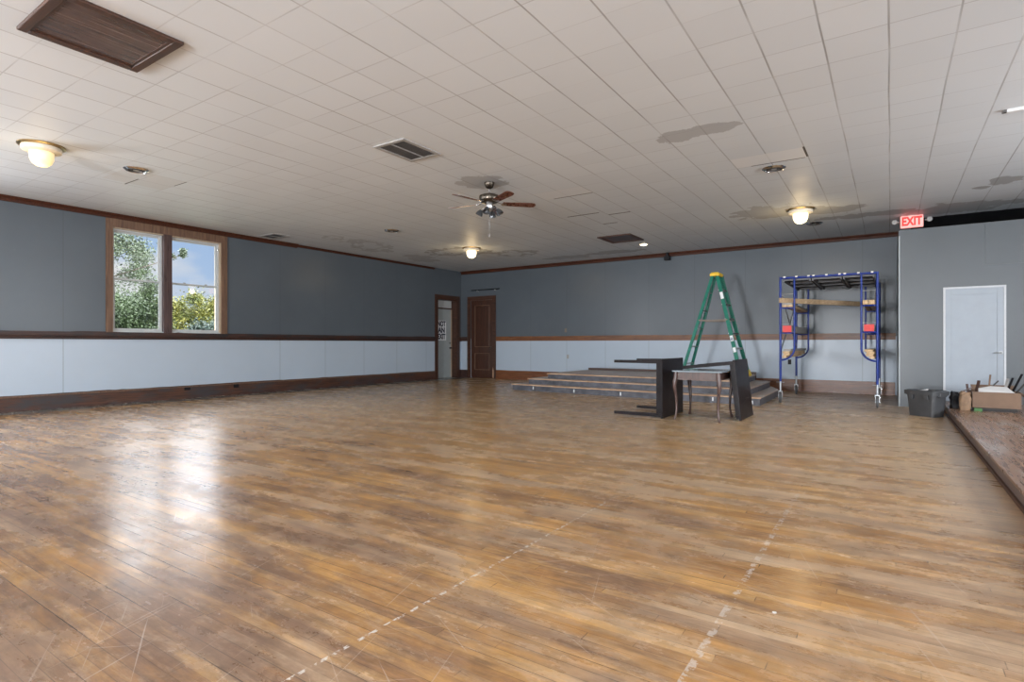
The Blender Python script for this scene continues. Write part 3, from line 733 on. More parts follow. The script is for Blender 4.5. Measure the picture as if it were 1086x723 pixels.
# ------------------------------------------------------------------ stepped bandstand against the back wall
bs = empty('stepped_platform', (-4.7, 12.4, 0), 'three-level stepped wooden platform by the back wall, below the green ladder', 'platform')
levels = [([(-7.56, 11.20), (-1.90, 10.72), (-1.93, 12.90), (-2.2, 13.75), (-7.56, 13.75)], 0.0, 0.145),
          ([(-7.25, 11.43), (-2.15, 10.98), (-2.19, 13.55), (-2.5, 13.75), (-7.25, 13.75)], 0.145, 0.275),
          ([(-6.84, 11.66), (-2.46, 11.25), (-2.54, 13.80), (-6.84, 13.80)], 0.275, 0.398)]
def inset(poly, d):
    cx = sum(p[0] for p in poly) / len(poly); cy = sum(p[1] for p in poly) / len(poly)
    return [(x - math.copysign(d, x - cx), y - math.copysign(d, y - cy)) for x, y in poly]
for poly, za, zb in levels:
    MB().prism(inset(poly, 0.02), za, zb - 0.022).build('riser', 'riser', bs)
    tr_ = MB().prism(inset(poly, 0.012), zb - 0.022, zb).build('tread', 'steptread', bs)
    a_, b_ = Vector((*poly[0], zb - 0.011)), Vector((*poly[1], zb - 0.011))
    MB().bar(a_ + Vector((0, 0.014, 0)), b_ + Vector((0, 0.014, 0)), 0.03, 0.0235).build('nosing', 'nosing', tr_)
tag(MB().box(-6.8, -2.55, 13.81, 13.85, 0.0, 0.455).build('backing_board', 'trim'), 'dark board standing on edge behind the top level of the stepped platform', 'board')

for x_, z_ in ((-6.92, 0.07), (-5.80, 0.06), (-4.66, 0.06), (-2.75, 0.07), (-2.05, 0.05)):  # small white tabs along the front of the lowest riser
    y_ = 11.20 - 0.48 * (x_ + 7.56) / 5.66 + 0.02
    MB().box(x_ - 0.012, x_ + 0.012, y_ - 0.006, y_ + 0.004, z_ - 0.035, z_ + 0.035).build('white_tab', 'paper', bs)
# ------------------------------------------------------------------ green stepladder on the platform
lad = empty('stepladder', (-3.1, 12.35, 0.40), 'tall green fibreglass stepladder with yellow cap standing open on the stepped platform', 'ladder')
L0 = Vector((-3.1, 12.35, 0.40))
top_z = 2.60
TX, TY = -3.07, 12.42      # top centre
FN, FF = Vector((-2.50, 12.02, 0.40)), Vector((-2.49, 12.76, 0.40))
BN, BF = Vector((-3.72, 12.00, 0.40)), Vector((-3.74, 12.70, 0.40))
TN_, TF_ = Vector((-3.03, 12.26, top_z - .05)), Vector((-3.01, 12.56, top_z - .05))
TBN, TBF = Vector((-3.13, 12.27, top_z - .05)), Vector((-3.13, 12.55, top_z - .05))
def channel(a, b, w, t, mat, name):
    """C-section fibreglass rail: web across the climb direction, two flanges"""
    a, b = Vector(a), Vector(b); d = (b - a).normalized(); side = Vector((0, 1, 0)); n = d.cross(side).normalized(); a = a + d * 0.03
    m = MB(); L = (b - a).length / 2; c = (a + b) / 2
    m.obox(c, d, n, side, L, w / 2, 0.0035)
    for q in (-1, 1): m.obox(c + n * q * (w / 2 - .003) + side * t / 2, d, n, side, L, 0.0035, t / 2)
    return m.build(name, mat, lad)
channel(FN, TN_, 0.074, 0.030, 'green', 'front_rail'); channel(FF, TF_, 0.074, -0.030, 'green', 'front_rail')
channel(BN, TBN, 0.060, 0.026, 'green', 'rear_rail'); channel(BF, TBF, 0.060, -0.026, 'green', 'rear_rail')
MB().box(TX - 0.105, TX + 0.085, TY - 0.19, TY + 0.19, top_z - 0.06, top_z).box(TX - 0.085, TX + 0.065, TY - 0.17, TY + 0.17, top_z, top_z + 0.018).build('top_cap', 'yellow', lad, bevel=0.012)
for i in range(1, 7):
    q = i / 7.0
    a_ = FN.lerp(TN_, q); b_ = FF.lerp(TF_, q)
    MB().box(a_.x - 0.045, a_.x + 0.04, a_.y + 0.004, b_.y - 0.004, a_.z - 0.012, a_.z + 0.010).box(a_.x + 0.034, a_.x + 0.04, a_.y + 0.004, b_.y - 0.004, a_.z - 0.03, a_.z).build('step', 'alu', lad)
for q in (0.13, 0.30, 0.48, 0.66, 0.84):
    a_ = BN.lerp(TBN, q); b_ = BF.lerp(TBF, q)
    MB().tube([a_, b_], 0.011, 8).build('rear_brace', 'dull_metal', lad, smooth=True)
for (p, s0) in ((FN, TN_), (FF, TF_), (BN, TBN), (BF, TBF)):
    d = (s0 - p).normalized()
    MB().bar(p + Vector((0, 0, 0.014)) + d * 0.004, p + d * 0.15, 0.040, 0.095, (1, 0, 0)).build('foot', 'yellow', lad, bevel=0.006)
for (a0, b0, ya) in ((FN, TN_, 0.0), (FF, TF_, 0.0)):
    a_ = a0.lerp(b0, 0.56); b_ = (BN if a0 is FN else BF).lerp(TBN if a0 is FN else TBF, 0.56)
    mid_ = (a_ + b_) / 2 + Vector((0, 0, -0.01))
    MB().bar(a_, mid_, 0.008, 0.032).bar(mid_, b_, 0.008, 0.032).build('spreader', 'bronze_dull', lad)
dirn = (TN_ - FN).normalized(); sy = FN.lerp(TN_, 0.80) + Vector((0, -0.005, 0))
nn = dirn.cross(Vector((0, 1, 0))).normalized()
def sticker(q, L, w, mat, nm):
    c = FN.lerp(TN_, q) + Vector((0, -0.0045, 0)); return MB().obox(c, dirn, nn, (0, 1, 0), L, w, 0.001).build(nm, mat, lad)
sticker(0.80, 0.075, 0.030, 'paper', 'warning_label'); sticker(0.38, 0.06, 0.03, 'paper', 'maker_label'); sticker(0.375, 0.028, 0.024, 'blue', 'maker_label'); sticker(0.27, 0.05, 0.028, 'paper', 'maker_label')

# ------------------------------------------------------------------ blue rolling scaffold
sc_o = empty('rolling_scaffold', (-0.95, 12.6, 0), 'blue tubular rolling scaffold tower on grey casters near the partition', 'scaffold')
XA, XB2, YF, YK = -1.705, -0.180, 11.55, 13.70
zlo, zhi = 0.40, 2.33
def end_frame(y):
    fr = MB(); r = 0.021
    for x in (XA, XB2): fr.tube([(x, y, zlo), (x, y, zhi + 0.02)], r, 12)
    fr.tube([(XA, y, zhi), (XB2, y, zhi)], r, 12)
    f_ = fr.build('end_frame', 'blue', sc_o, smooth=True)
    for sx, x in ((1, XA), (-1, XB2)):
        xi = x + sx * 0.235; pts = [(xi, y, zhi), (xi, y, 1.02)]
        for i in range(1, 9):
            a = i / 8 * math.pi / 2
            pts.append((x + sx * 0.235 * math.cos(a) , y, 1.02 - 0.22 * math.sin(a)))
        MB().tube(pts, 0.017, 10).build('ladder_rail', 'blue', f_, smooth=True)
        for z in (1.77, 1.305): MB().tube([(x, y, z), (xi, y, z)], 0.015, 10).build('rung', 'blue', f_, smooth=True)
        for z in (2.03, 1.47): MB().tube([(x, y, z), (xi, y, z)], 0.006, 8).build('lock_pin', 'dull_metal', f_, smooth=True)
    return f_
end_frame(YF); end_frame(YK)
for x in (XA, XB2):
    sx = 1 if x == XA else -1
    MB().tube([(x + sx * .0, YF, 0.95), (x + sx * .0, YK, 2.0)], 0.011, 8).tube([(x + sx * .024, YF, 2.0), (x + sx * .024, YK, 0.95)], 0.011, 8).build('cross_brace', 'dull_metal', sc_o, smooth=True)
for x in (XA, XB2):
    for y in (YF, YK):
        c = MB().tube([(x, y, 0.22), (x, y, zlo + 0.02)], 0.019, 10)
        c.box(x - 0.028, x + 0.028, y - 0.028, y + 0.028, 0.205, 0.222)
        for q in (-1, 1): c.box(x + q * 0.030 - 0.003, x + q * 0.030 + 0.003, y - 0.035, y + 0.035, 0.085, 0.222)
        c.tube([(x - 0.07, y, 0.385), (x + 0.07, y, 0.385)], 0.005, 6)
        cs = c.build('caster_fork', 'dull_metal', sc_o, smooth=True)
        MB().lathe((x - 0.021, y, 0.098), [(0.030, 0.0), (0.075, 0.004), (0.098, 0.008), (0.098, 0.034), (0.075, 0.038), (0.030, 0.042)], 24, (1, 0, 0)).build('caster_wheel', 'rubber', cs, smooth=True)
        MB().tube([(x - 0.038, y, 0.098), (x + 0.038, y, 0.098)], 0.012, 10).build('axle', 'metal', cs, smooth=True)
        MB().box(x + 0.033, x + 0.05, y - 0.06, y + 0.02, 0.175, 0.19).build('brake_lever', 'metal', cs)
# three scaffold decks, hooked over the end frames
def deck(x0, x1, first=None):
    o = empty('scaffold_deck', ((x0 + x1) / 2, 12.62, 2.27))
    zt = 2.335
    MB().box(x0, x0 + 0.025, YF + 0.03, YK - 0.03, zt - 0.075, zt - 0.005).box(x1 - 0.025, x1, YF + 0.03, YK - 0.03, zt - 0.075, zt - 0.005).build('side_beam', 'deck_metal', o)
    MB().box(x0 + 0.025, x1 - 0.025, YF + 0.03, YK - 0.03, zt - 0.018, zt - 0.004).build('plywood_panel', 'deck', o)
    for i in range(4):
        y = YF + 0.06 + (YK - YF - 0.12) * i / 3
        MB().box(x0 + 0.025, x1 - 0.025, y - 0.02, y + 0.02, zt - 0.055, zt - 0.018).build('cross_rib', 'deck_metal', o)
    for x in (x0 + 0.03, (x0 + x1) / 2, x1 - 0.03):
        for y, s_ in ((YF, 1), (YK, -1)):
            h = MB(); yy = [(y - s_ * 0.030, 2.333), (y - s_ * 0.020, 2.356), (y + s_ * 0.02, 2.358), (y + s_ * 0.04, 2.33)]
            for i in range(3): h.bar((x, yy[i][0], yy[i][1]), (x, yy[i + 1][0], yy[i + 1][1]), 0.036, 0.007)
            h.build('hook', 'white', o)
    return o
lbl = ['leftmost of the three hooked deck panels on top of the blue scaffold', 'middle one of the three hooked deck panels on top of the blue scaffold', 'rightmost of the three hooked deck panels on top of the blue scaffold']
for i, (xa, xb) in enumerate(((-1.665, -1.205), (-1.185, -0.715), (-0.695, -0.225))):
    tag(deck(xa, xb), lbl[i], 'scaffold deck', 'decks on top of the scaffold')
# lumber stored on the rungs, running from the front frame to the rear frame
def board(x0, x1, z0, z1, mat, label, name='lumber_board', group='lumber lying on the scaffold rungs', ya=YF - 0.06, yb=YK + 0.05, red=False):
    m = MB().box(x0, x1, ya, yb, z0, z1)
    if red:
        o = empty(name, ((x0 + x1) / 2, (ya + yb) / 2, z0)); tag(o, label, 'board', group)
        MB().box(x0, x1, ya + 0.004, yb, z0, z1).build('plank_body', mat, o, bevel=0.002)
        MB().box(x0, x1, ya, ya + 0.004, z0, z1).build('painted_end', 'red', o)
    else:
        o = m.build(name, mat, bevel=0.002); tag(o, label, 'board', group)
    return o
board(XA + 0.040, XA + 0.120, 1.786, 1.826, 'lumber', 'lower pine board on the upper left rungs of the blue scaffold, beside its outer post')
board(XA + 0.128, XA + 0.212, 1.786, 1.826, 'lumber', 'lower pine board on the upper left rungs of the blue scaffold, beside the inner rail')
board(XA + 0.040, XA + 0.205, 1.828, 1.862, 'grey_board', 'wide greyish board topmost on the upper left rungs of the blue scaffold')
board(XB2 - 0.125, XB2 - 0.040, 1.786, 1.862, 'lumber', 'thick pine board on the upper right rungs of the blue scaffold, beside its outer post')
board(XB2 - 0.212, XB2 - 0.135, 1.786, 1.862, 'lumber', 'thinner pine board on the upper right rungs of the blue scaffold, beside the inner rail')
board(XA + 0.045, XA + 0.195, 1.321, 1.440, 'grey_board', 'thick board with a red painted end on the left middle rung of the blue scaffold', red=True)
board(XB2 - 0.195, XB2 - 0.045, 1.321, 1.440, 'grey_board', 'thick board with a red painted end on the right middle rung of the blue scaffold', red=True)
for side, x, sx in (('left', XA, 1), ('right', XB2, -1)):
    spec = [(0.042, 0.110, 0.845, 0.885, 'lowest'), (0.060, 0.165, 0.887, 0.925, 'second from the bottom'), (0.045, 0.160, 0.927, 0.965, 'third from the bottom'), (0.065, 0.190, 0.967, 1.005, 'topmost')]
    for (da, db, za, zb, w_) in spec:
        a_, b_ = sorted((x + sx * da, x + sx * db))
        board(a_, b_, za, zb, 'lumber' if w_ != 'topmost' or side == 'right' else 'grey_board', 'offcut in the curved %s bottom of the blue scaffold, %s of its stack' % (side, w_.replace('second from the bottom', 'second from bottom').replace('third from the bottom', 'third from bottom')))
pl = MB().bar((-1.70, 11.42, 1.910), (-0.345, 13.62, 1.910), 0.038, 0.09).build('wooden_plank', 'plank', bevel=0.003)
pl = tag(pl, 'long tan plank lying diagonally across the blue scaffold at its upper rungs', 'plank')

# ------------------------------------------------------------------ tables in the middle
# 1: dark table tipped on its side, legs to the left
t1 = empty('tipped_table', (-2.80, 8.59, 0), 'dark square table tipped on its edge with its legs pointing left', 'table')
xp, ya, yb, zt = -2.785, 8.08, 9.08, 0.88
MB().box(xp - 0.022, xp + 0.008, ya, yb, 0.002, zt).build('table_top', 'espresso', t1, bevel=0.003)
MB().box(xp - 0.10, xp - 0.022, ya + 0.05, ya + 0.07, 0.05, zt - 0.05).box(xp - 0.10, xp - 0.022, yb - 0.07, yb - 0.05, 0.05, zt - 0.05)\
    .box(xp - 0.10, xp - 0.022, ya + 0.07, yb - 0.07, 0.05, 0.07).box(xp - 0.10, xp - 0.022, ya + 0.07, yb - 0.07, zt - 0.07, zt - 0.05).build('apron', 'espresso', t1)
for y in (ya + 0.035, yb - 0.035):
    for z in (0.045, zt - 0.045):
        n = MB(); s0, s1 = 0.026, 0.021
        x_a, x_b = xp - 0.022, xp - 0.76
        n.add([(x_a, y - s0, z - s0), (x_a, y + s0, z - s0), (x_a, y + s0, z + s0), (x_a, y - s0, z + s0),
               (x_b, y - s1, z - s1), (x_b, y + s1, z - s1), (x_b, y + s1, z + s1), (x_b, y - s1, z + s1)],
              [(0, 3, 2, 1), (4, 5, 6, 7), (0, 1, 5, 4), (1, 2, 6, 5), (2, 3, 7, 6), (3, 0, 4, 7)])
        n.build('leg', 'espresso', t1, bevel=0.003)
# 2: dark table leaning on the standing one
t2 = empty('leaning_table', (-1.80, 8.92, 0), 'dark table leaning on its edge against the right end of the small standing table', 'table')
PB = Vector((-1.765, 0, 0.006)); lean = R(6.2)
up = Vector((-math.sin(lean), 0, math.cos(lean))); nrm = Vector((-math.cos(lean), 0, -math.sin(lean)))   # nrm points to the leg side
ya2, yb2, H2 = 8.45, 9.30, 0.87
def P2(a, y, n): v = PB + up * a + nrm * n; return (v.x, y, v.z)
def slab2(a0, a1, y0, y1, n0, n1, nm, mat='espresso', bev=0.003):
    vs = [P2(a, y, n) for n in (n0, n1) for y in (y0, y1) for a in (a0, a1)]
    return MB().add(vs, [(0, 2, 3, 1), (4, 5, 7, 6), (0, 1, 5, 4), (2, 6, 7, 3), (0, 4, 6, 2), (1, 3, 7, 5)]).build(nm, mat, t2, bevel=bev)
slab2(0, H2, ya2, yb2, -0.012, 0.018, 'table_top')
for (a0, a1, y0, y1) in ((0.05, 0.07, ya2 + .05, yb2 - .05), (H2 - 0.07, H2 - 0.05, ya2 + .05, yb2 - .05), (0.07, H2 - 0.07, ya2 + .05, ya2 + .07), (0.07, H2 - 0.07, yb2 - .07, yb2 - .05)):
    slab2(a0, a1, y0, y1, 0.018, 0.075, 'apron')
for y in (ya2 + 0.035, yb2 - 0.035):
    slab2(H2 - 0.068, H2 - 0.020, y - 0.025, y + 0.025, 0.018, 0.74, 'leg')
    slab2(0.02, 0.068, y - 0.025, y + 0.025, 0.018, 0.055, 'leg_bracket')
# 3: small standing table with curved legs
t3 = empty('small_table', (-2.27, 8.48, 0), 'small standing wooden table with curved legs and a shiny top whose grey-blue is painted-in reflection', 'table')
tx0, tx1, ty0, ty1, tz = -2.655, -1.945, 8.11, 8.93, 0.715
top = MB(); n8 = []
for (cx, cy, a0) in ((tx1 - .04, ty1 - .04, 0), (tx0 + .04, ty1 - .04, 90), (tx0 + .04, ty0 + .04, 180), (tx1 - .04, ty0 + .04, 270)):
    for i in range(5): n8.append((cx + 0.04 * math.cos(R(a0 + i * 22.5)), cy + 0.04 * math.sin(R(a0 + i * 22.5))))
top.prism(n8, tz - 0.022, tz).build('table_top', 'tabletop', t3, bevel=0.006)
ap = 0.055
MB().box(tx0 + ap, tx1 - ap, ty0 + ap, ty0 + ap + .02, tz - 0.135, tz - 0.022).box(tx0 + ap, tx1 - ap, ty1 - ap - .02, ty1 - ap, tz - 0.135, tz - 0.022)\
    .box(tx0 + ap, tx0 + ap + .02, ty0 + ap + .02, ty1 - ap - .02, tz - 0.135, tz - 0.022).box(tx1 - ap - .02, tx1 - ap, ty0 + ap + .02, ty1 - ap - .02, tz - 0.135, tz - 0.022).build('apron', 'walnut', t3)
for sx, cx in ((-1, tx0 + 0.055), (1, tx1 - 0.055)):
    for sy_, cy in ((-1, ty0 + 0.055), (1, ty1 - 0.055)):
        pr = [(0.0, tz - 0.022, 0.030), (0.004, tz - 0.10, 0.031), (0.020, tz - 0.17, 0.031), (0.022, tz - 0.23, 0.028), (0.006, tz - 0.33, 0.022), (-0.006, tz - 0.45, 0.018), (-0.006, tz - 0.58, 0.015), (0.006, 0.06, 0.014), (0.022, 0.012, 0.018), (0.026, 0.0, 0.019)]
        MB().tube([(cx + sx * o_ * .8, cy + sy_ * o_ * .8, z) for o_, z, r_ in pr], [r_ for o_, z, r_ in pr], 10).build('leg', 'walnut', t3, smooth=True)

# ------------------------------------------------------------------ tote and boxes by the stage
tb = empty('storage_tote', (0.46, 10.62, 0), 'dark grey plastic storage tote on the floor against the stage corner', 'tote')
ang = R(-37)
ux, uy = Vector((math.cos(ang), math.sin(ang), 0)), Vector((-math.sin(ang), math.cos(ang), 0))
TC = Vector((0.462, 10.66, 0))
def rring(hx, hy, r, z, n=5):
    out = []
    for (qx, qy, a0) in ((1, 1, 0), (-1, 1, 90), (-1, -1, 180), (1, -1, 270)):
        for i in range(n):
            a = R(a0 + 90 * i / (n - 1)); x = qx * (hx - r) + r * math.cos(a); y = qy * (hy - r) + r * math.sin(a)
            out.append(tuple(TC + ux * x + uy * y + Vector((0, 0, z))))
    return out
def shell(rings, cap0=True, cap1=False):
    n = len(rings[0]); vs = [p for r in rings for p in r]; fs = []
    for i in range(len(rings) - 1):
        for k_ in range(n): fs.append((i * n + k_, i * n + (k_ + 1) % n, (i + 1) * n + (k_ + 1) % n, (i + 1) * n + k_))
    if cap0: fs.append(tuple(range(n))[::-1])
    if cap1: fs.append(tuple((len(rings) - 1) * n + k_ for k_ in range(n)))
    return MB().add(vs, fs)
shell([rring(.185, .125, .04, 0.0), rring(.215, .15, .045, 0.36), rring(.205, .14, .04, 0.36), rring(.178, .118, .04, 0.012)], True, True).build('body', 'tote', tb, smooth=True)
shell([rring(.216, .151, .045, .325), rring(.240, .175, .05, .325), rring(.243, .178, .05, .385), rring(.212, .147, .045, .40), rring(.205, .140, .04, .385), rring(.205, .140, .04, .36)], False, False).build('rim', 'tote', tb, smooth=True)
for q in (-1, 1):
    c = TC + ux * q * 0.235 + Vector((0, 0, .335)); MB().obox(c, ux, uy, (0, 0, 1), 0.018, 0.075, 0.028).build('handle', 'tote', tb, bevel=0.006)
for q in (-0.11, 0.11):
    c = TC - uy * 0.166 + ux * q + Vector((0, 0, .295)); MB().obox(c, ux, uy, (0, 0, 1), 0.03, 0.012, 0.035).build('rim_tab', 'tote', tb, bevel=0.005)
cn = MB().obox(TC + Vector((0.02, 0, 0.365)), (1, .2, .12), (-.2, 1, 0), (-.12, 0, 1), 0.10, 0.08, 0.008)
tag(cn.build('scrap_sheet', 'tote_in'), 'grey scrap sheet lying at the top of the grey tote', 'scrap')
cn = MB().obox(TC + Vector((-0.06, 0.03, 0.385)), (1, -.4, .25), (.4, 1, 0), (-.25, 0, 1), 0.08, 0.03, 0.010)
tag(cn.build('scrap_block', 'foam'), 'pale scrap sticking up at the rim of the grey tote', 'scrap')

# flattened cartons, carton on them
fl = MB()
for i, (dx, dy, hw) in enumerate(((0.0, 0, .25), (0.02, .02, .24), (-0.01, .01, .25), (0.015, 0, .235))):
    fl.box(1.24 + dx - hw, 1.24 + dx + hw, 10.52 + dy, 10.92 + dy, SZ + 0.012 * i, SZ + 0.012 * i + 0.010)
tag(fl.build('flattened_carton', 'deck'), 'dark flattened cartons under the brown box on the stage', 'cardboard')
tag(MB().box(1.01, 1.10, 10.46, 10.515, SZ, SZ + 0.045).build('green_package', 'greenbook', bevel=0.003), 'small green package on the stage under the left corner of the brown box', 'package')
bx_ = empty('cardboard_box', (1.27, 10.72, SZ + 0.055), 'open brown cardboard box full of scraps on the stage', 'box')
x0, x1, y0, y1, z0, z1 = 1.0, 1.535, 10.55, 10.93, SZ + 0.048, 0.405
th = 0.006
MB().box(x0, x1, y0, y0 + th, z0, z1).box(x0, x1, y1 - th, y1, z0, z1).box(x0, x0 + th, y0 + th, y1 - th, z0, z1).box(x1 - th, x1, y0 + th, y1 - th, z0, z1).box(x0 + th, x1 - th, y0 + th, y1 - th, z0, z0 + th).build('walls', 'cardboard', bx_)
m = MB().obox((x1 + 0.03, (y0 + y1) / 2, z1 - 0.028), (0.5, 0, -0.6), (0, 1, 0), (.6, 0, .5), 0.045, 0.17, 0.003); m.build('flap', 'cardboard', bx_)
m = MB().obox(((x0 + x1) / 2, y1 + 0.03, z1 + 0.04), (1, 0, 0), (0, .6, .8), (0, -.8, .6), 0.25, 0.05, 0.003); m.build('flap', 'cardboard', bx_)
fm = MB().add([(1.07, 10.58, 0.398), (1.47, 10.58, 0.402), (1.41, 10.80, 0.475), (1.23, 10.82, 0.478), (1.08, 10.70, 0.45), (1.07, 10.58, 0.385), (1.47, 10.58, 0.389), (1.41, 10.80, 0.462), (1.23, 10.82, 0.465), (1.08, 10.70, 0.437)],
              [(0, 1, 2, 3, 4), (5, 9, 8, 7, 6)] + [(i, (i + 1) % 5, 5 + (i + 1) % 5, 5 + i) for i in range(5)])
tag(fm.build('foam_sheet', 'foam'), 'white sheet lying across the top of the open brown box', 'sheet')
sticks = [((1.42, 10.84, 0.25), (1.60, 10.95, 0.66), 'black', 0.030), ((1.38, 10.86, 0.25), (1.50, 10.97, 0.60), 'black', 0.026), ((1.36, 10.83, 0.25), (1.44, 10.93, 0.59), 'grey_board', 0.034),
          ((1.44, 10.80, 0.28), (1.62, 10.86, 0.53), 'deck', 0.024), ((1.20, 10.84, 0.30), (1.245, 10.95, 0.64), 'cardboard', 0.020), ((1.08, 10.86, 0.26), (1.33, 10.90, 0.555), 'deck', 0.022),
          ((1.04, 10.84, 0.24), (1.11, 10.92, 0.55), 'walnut', 0.040)]
sl_ = ['black strip leaning furthest up and right out of the brown box', 'black strip just left of the highest one in the brown box', 'grey strip beside the black strips in the brown box',
       'short dark strip leaning low over the right end of the brown box', 'thin brown strip standing alone in the middle of the brown box', 'long dark strip lying slanted over the back of the brown box',
       'broad reddish-brown offcut standing at the left end of the brown box']
for (a_, b_, mt_, w_), lb in zip(sticks, sl_):
    tag(MB().bar(a_, b_, w_, 0.012).build('trim_offcut', mt_), lb, 'offcut', 'offcuts sticking out of the brown box')
# crumpled kraft bag and dark bag left of the box
def crumple(c, hx, hy, h, seed, mat, name):
    r = random.Random(seed); rings = []; n = 12
    for i, (z, s_) in enumerate(((0, .92), (.18, 1.0), (.4, .95), (.62, 1.05), (.82, .85), (.95, .95), (1.0, .7))):
        ring_ = []
        for k_ in range(n):
            a = 2 * math.pi * k_ / n; j = 1 + r.uniform(-.13, .13)
            e = 0.55
            cx = math.copysign(abs(math.cos(a)) ** e, math.cos(a)); cy = math.copysign(abs(math.sin(a)) ** e, math.sin(a))
            ring_.append((c[0] + cx * hx * s_ * j, c[1] + cy * hy * s_ * j, c[2] + z * h + (r.uniform(-.12, .05) * h if i > 4 else 0)))
        rings.append(ring_)
    n_r = len(rings); vs = [p for q in rings for p in q]; fs = [tuple(range(n))[::-1], tuple((n_r - 1) * n + k_ for k_ in range(n))]
    for i in range(n_r - 1):
        for k_ in range(n): fs.append((i * n + k_, i * n + (k_ + 1) % n, (i + 1) * n + (k_ + 1) % n, (i + 1) * n + k_))
    return MB().add(vs, fs).build(name, mat)
tag(crumple((0.915, 10.56, SZ), 0.068, 0.07, 0.27, 3, 'kraft', 'paper_bag'), 'crumpled brown paper bag on the stage between the tote and the box', 'bag')
tag(crumple((0.835, 10.90, SZ), 0.075, 0.085, 0.25, 8, 'black', 'plastic_bag'), 'black crumpled bag on the stage edge behind the grey tote', 'bag')
tag(MB().bar((0.86, 10.80, 0.36), (1.02, 10.80, 0.455), 0.05, 0.012).bar((0.98, 10.80, 0.30), (0.96, 10.83, 0.50), 0.03, 0.012).build('broken_moulding', 'walnut'), 'broken brown moulding lying over the bags left of the brown box', 'offcut')

# ------------------------------------------------------------------ ceiling fan
FX, FY = -4.93, 6.72
fan = empty('ceiling_fan', (FX, FY, ZC), 'five-blade ceiling fan with dark light cups and a pull chain', 'ceiling fan')
MB().lathe((FX, FY, ZC), [(0.075, 0), (0.075, -0.02), (0.055, -0.075), (0.022, -0.095), (0.0, -0.096)], 28).build('canopy', 'bronze', fan, smooth=True)
MB().tube([(FX, FY, ZC - 0.08), (FX, FY, ZC - 0.19)], 0.013, 12).build('downrod', 'metal', fan, smooth=True)
zh = ZC - 0.17
MB().lathe((FX, FY, zh), [(0.03, 0), (0.10, -0.008), (0.150, -0.03), (0.155, -0.055), (0.150, -0.085), (0.145, -0.105), (0.12, -0.125), (0.06, -0.135), (0.0, -0.136)], 32).build('motor_housing', 'bronze', fan, smooth=True)
MB().lathe((FX, FY, zh - 0.132), [(0.05, 0), (0.055, -0.02), (0.055, -0.08), (0.04, -0.10), (0.02, -0.13), (0, -0.135)], 24).build('switch_housing', 'metal', fan, smooth=True)
zb_ = 3.185
for i in range(5):
    a = R(44 + 72 * i); d = Vector((math.cos(a), math.sin(a), 0)); s_ = Vector((-math.sin(a), math.cos(a), 0)); pit = R(-12)
    wv = s_ * math.cos(pit) + Vector((0, 0, 1)) * math.sin(pit); nv = d.cross(wv).normalized()
    c0 = Vector((FX, FY, zb_))
    MB().bar(c0 + d * 0.12 + Vector((0, 0, .02)), c0 + d * 0.20, 0.03, 0.008).obox(c0 + d * 0.22, d, wv, nv, 0.04, 0.040, 0.004).build('blade_iron', 'metal', fan)
    out = [(0.20, -0.052), (0.205, 0.052), (0.62, 0.066), (0.675, 0.055), (0.695, 0.03), (0.70, 0), (0.695, -0.03), (0.675, -0.055), (0.62, -0.066)]
    vs = [c0 + d * r_ + wv * w_ + nv * q for q in (-0.004, 0.004) for r_, w_ in out]; n = len(out)
    MB().add(vs, [tuple(range(n))[::-1], tuple(range(n, 2 * n))] + [(j, (j + 1) % n, n + (j + 1) % n, n + j) for j in range(n)]).build('blade', 'blade', fan)
for i in range(4):
    a = R(20 + 90 * i); d = Vector((math.cos(a), math.sin(a), 0)); c0 = Vector((FX, FY, zh - 0.20))
    p1 = c0 + d * 0.05; p2 = c0 + d * 0.10 + Vector((0, 0, -0.005)); p3 = c0 + d * 0.125 + Vector((0, 0, -0.03))
    arm = MB().tube([p1, p2, p3], 0.008, 8).build('light_arm', 'metal', fan, smooth=True)
    ax = (d * 0.55 + Vector((0, 0, -1))).normalized()
    MB().lathe(p3, [(0.018, 0), (0.028, 0.015), (0.046, 0.045), (0.056, 0.085), (0.052, 0.085), (0.040, 0.045), (0.0, 0.02)], 18, ax).build('light_cup', 'shade_glass', arm, smooth=True)
MB().tube([(FX + 0.03, FY - 0.04, zh - 0.24), (FX + 0.03, FY - 0.04, 2.72)], 0.0022, 6).lathe((FX + 0.03, FY - 0.04, 2.72), [(0.002, 0), (0.008, -0.01), (0.008, -0.04), (0, -0.05)], 10).build('pull_chain', 'metal', fan)

# ------------------------------------------------------------------ ceiling lamps
def schoolhouse(x, y, glass, label, scale=1.0):
    o = empty('ceiling_lamp', (x, y, ZC), label, 'ceiling lamp', 'round ceiling lamps')
    s = scale
    MB().lathe((x, y, ZC), [(0.235 * s, 0), (0.235 * s, -0.012), (0.215 * s, -0.022), (0.205 * s, -0.024), (0.0, -0.024)], 36).build('ceiling_plate', 'brass', o, smooth=True)
    MB().lathe((x, y, ZC - 0.022), [(0.195 * s, 0), (0.200 * s, -0.015), (0.195 * s, -0.045), (0.175 * s, -0.055), (0.12 * s, -0.06), (0.0, -0.06)], 36).build('rim', 'cream', o, smooth=True)
    MB().lathe((x, y, ZC - 0.075), [(0.120 * s, 0), (0.122 * s, -0.03), (0.118 * s, -0.085), (0.098 * s, -0.135), (0.060 * s, -0.168), (0.0, -0.180)], 30).build('glass_bowl', glass, o, smooth=True)
    return o
schoolhouse(-8.50, 2.45, 'milk_dim', 'dimly glowing round ceiling lamp at the far left, above the window side')
schoolhouse(-8.66, 11.05, 'milk', 'lit round ceiling lamp near the brown door and back left corner')
schoolhouse(-1.32, 11.15, 'milk', 'lit round ceiling lamp above the blue scaffold')
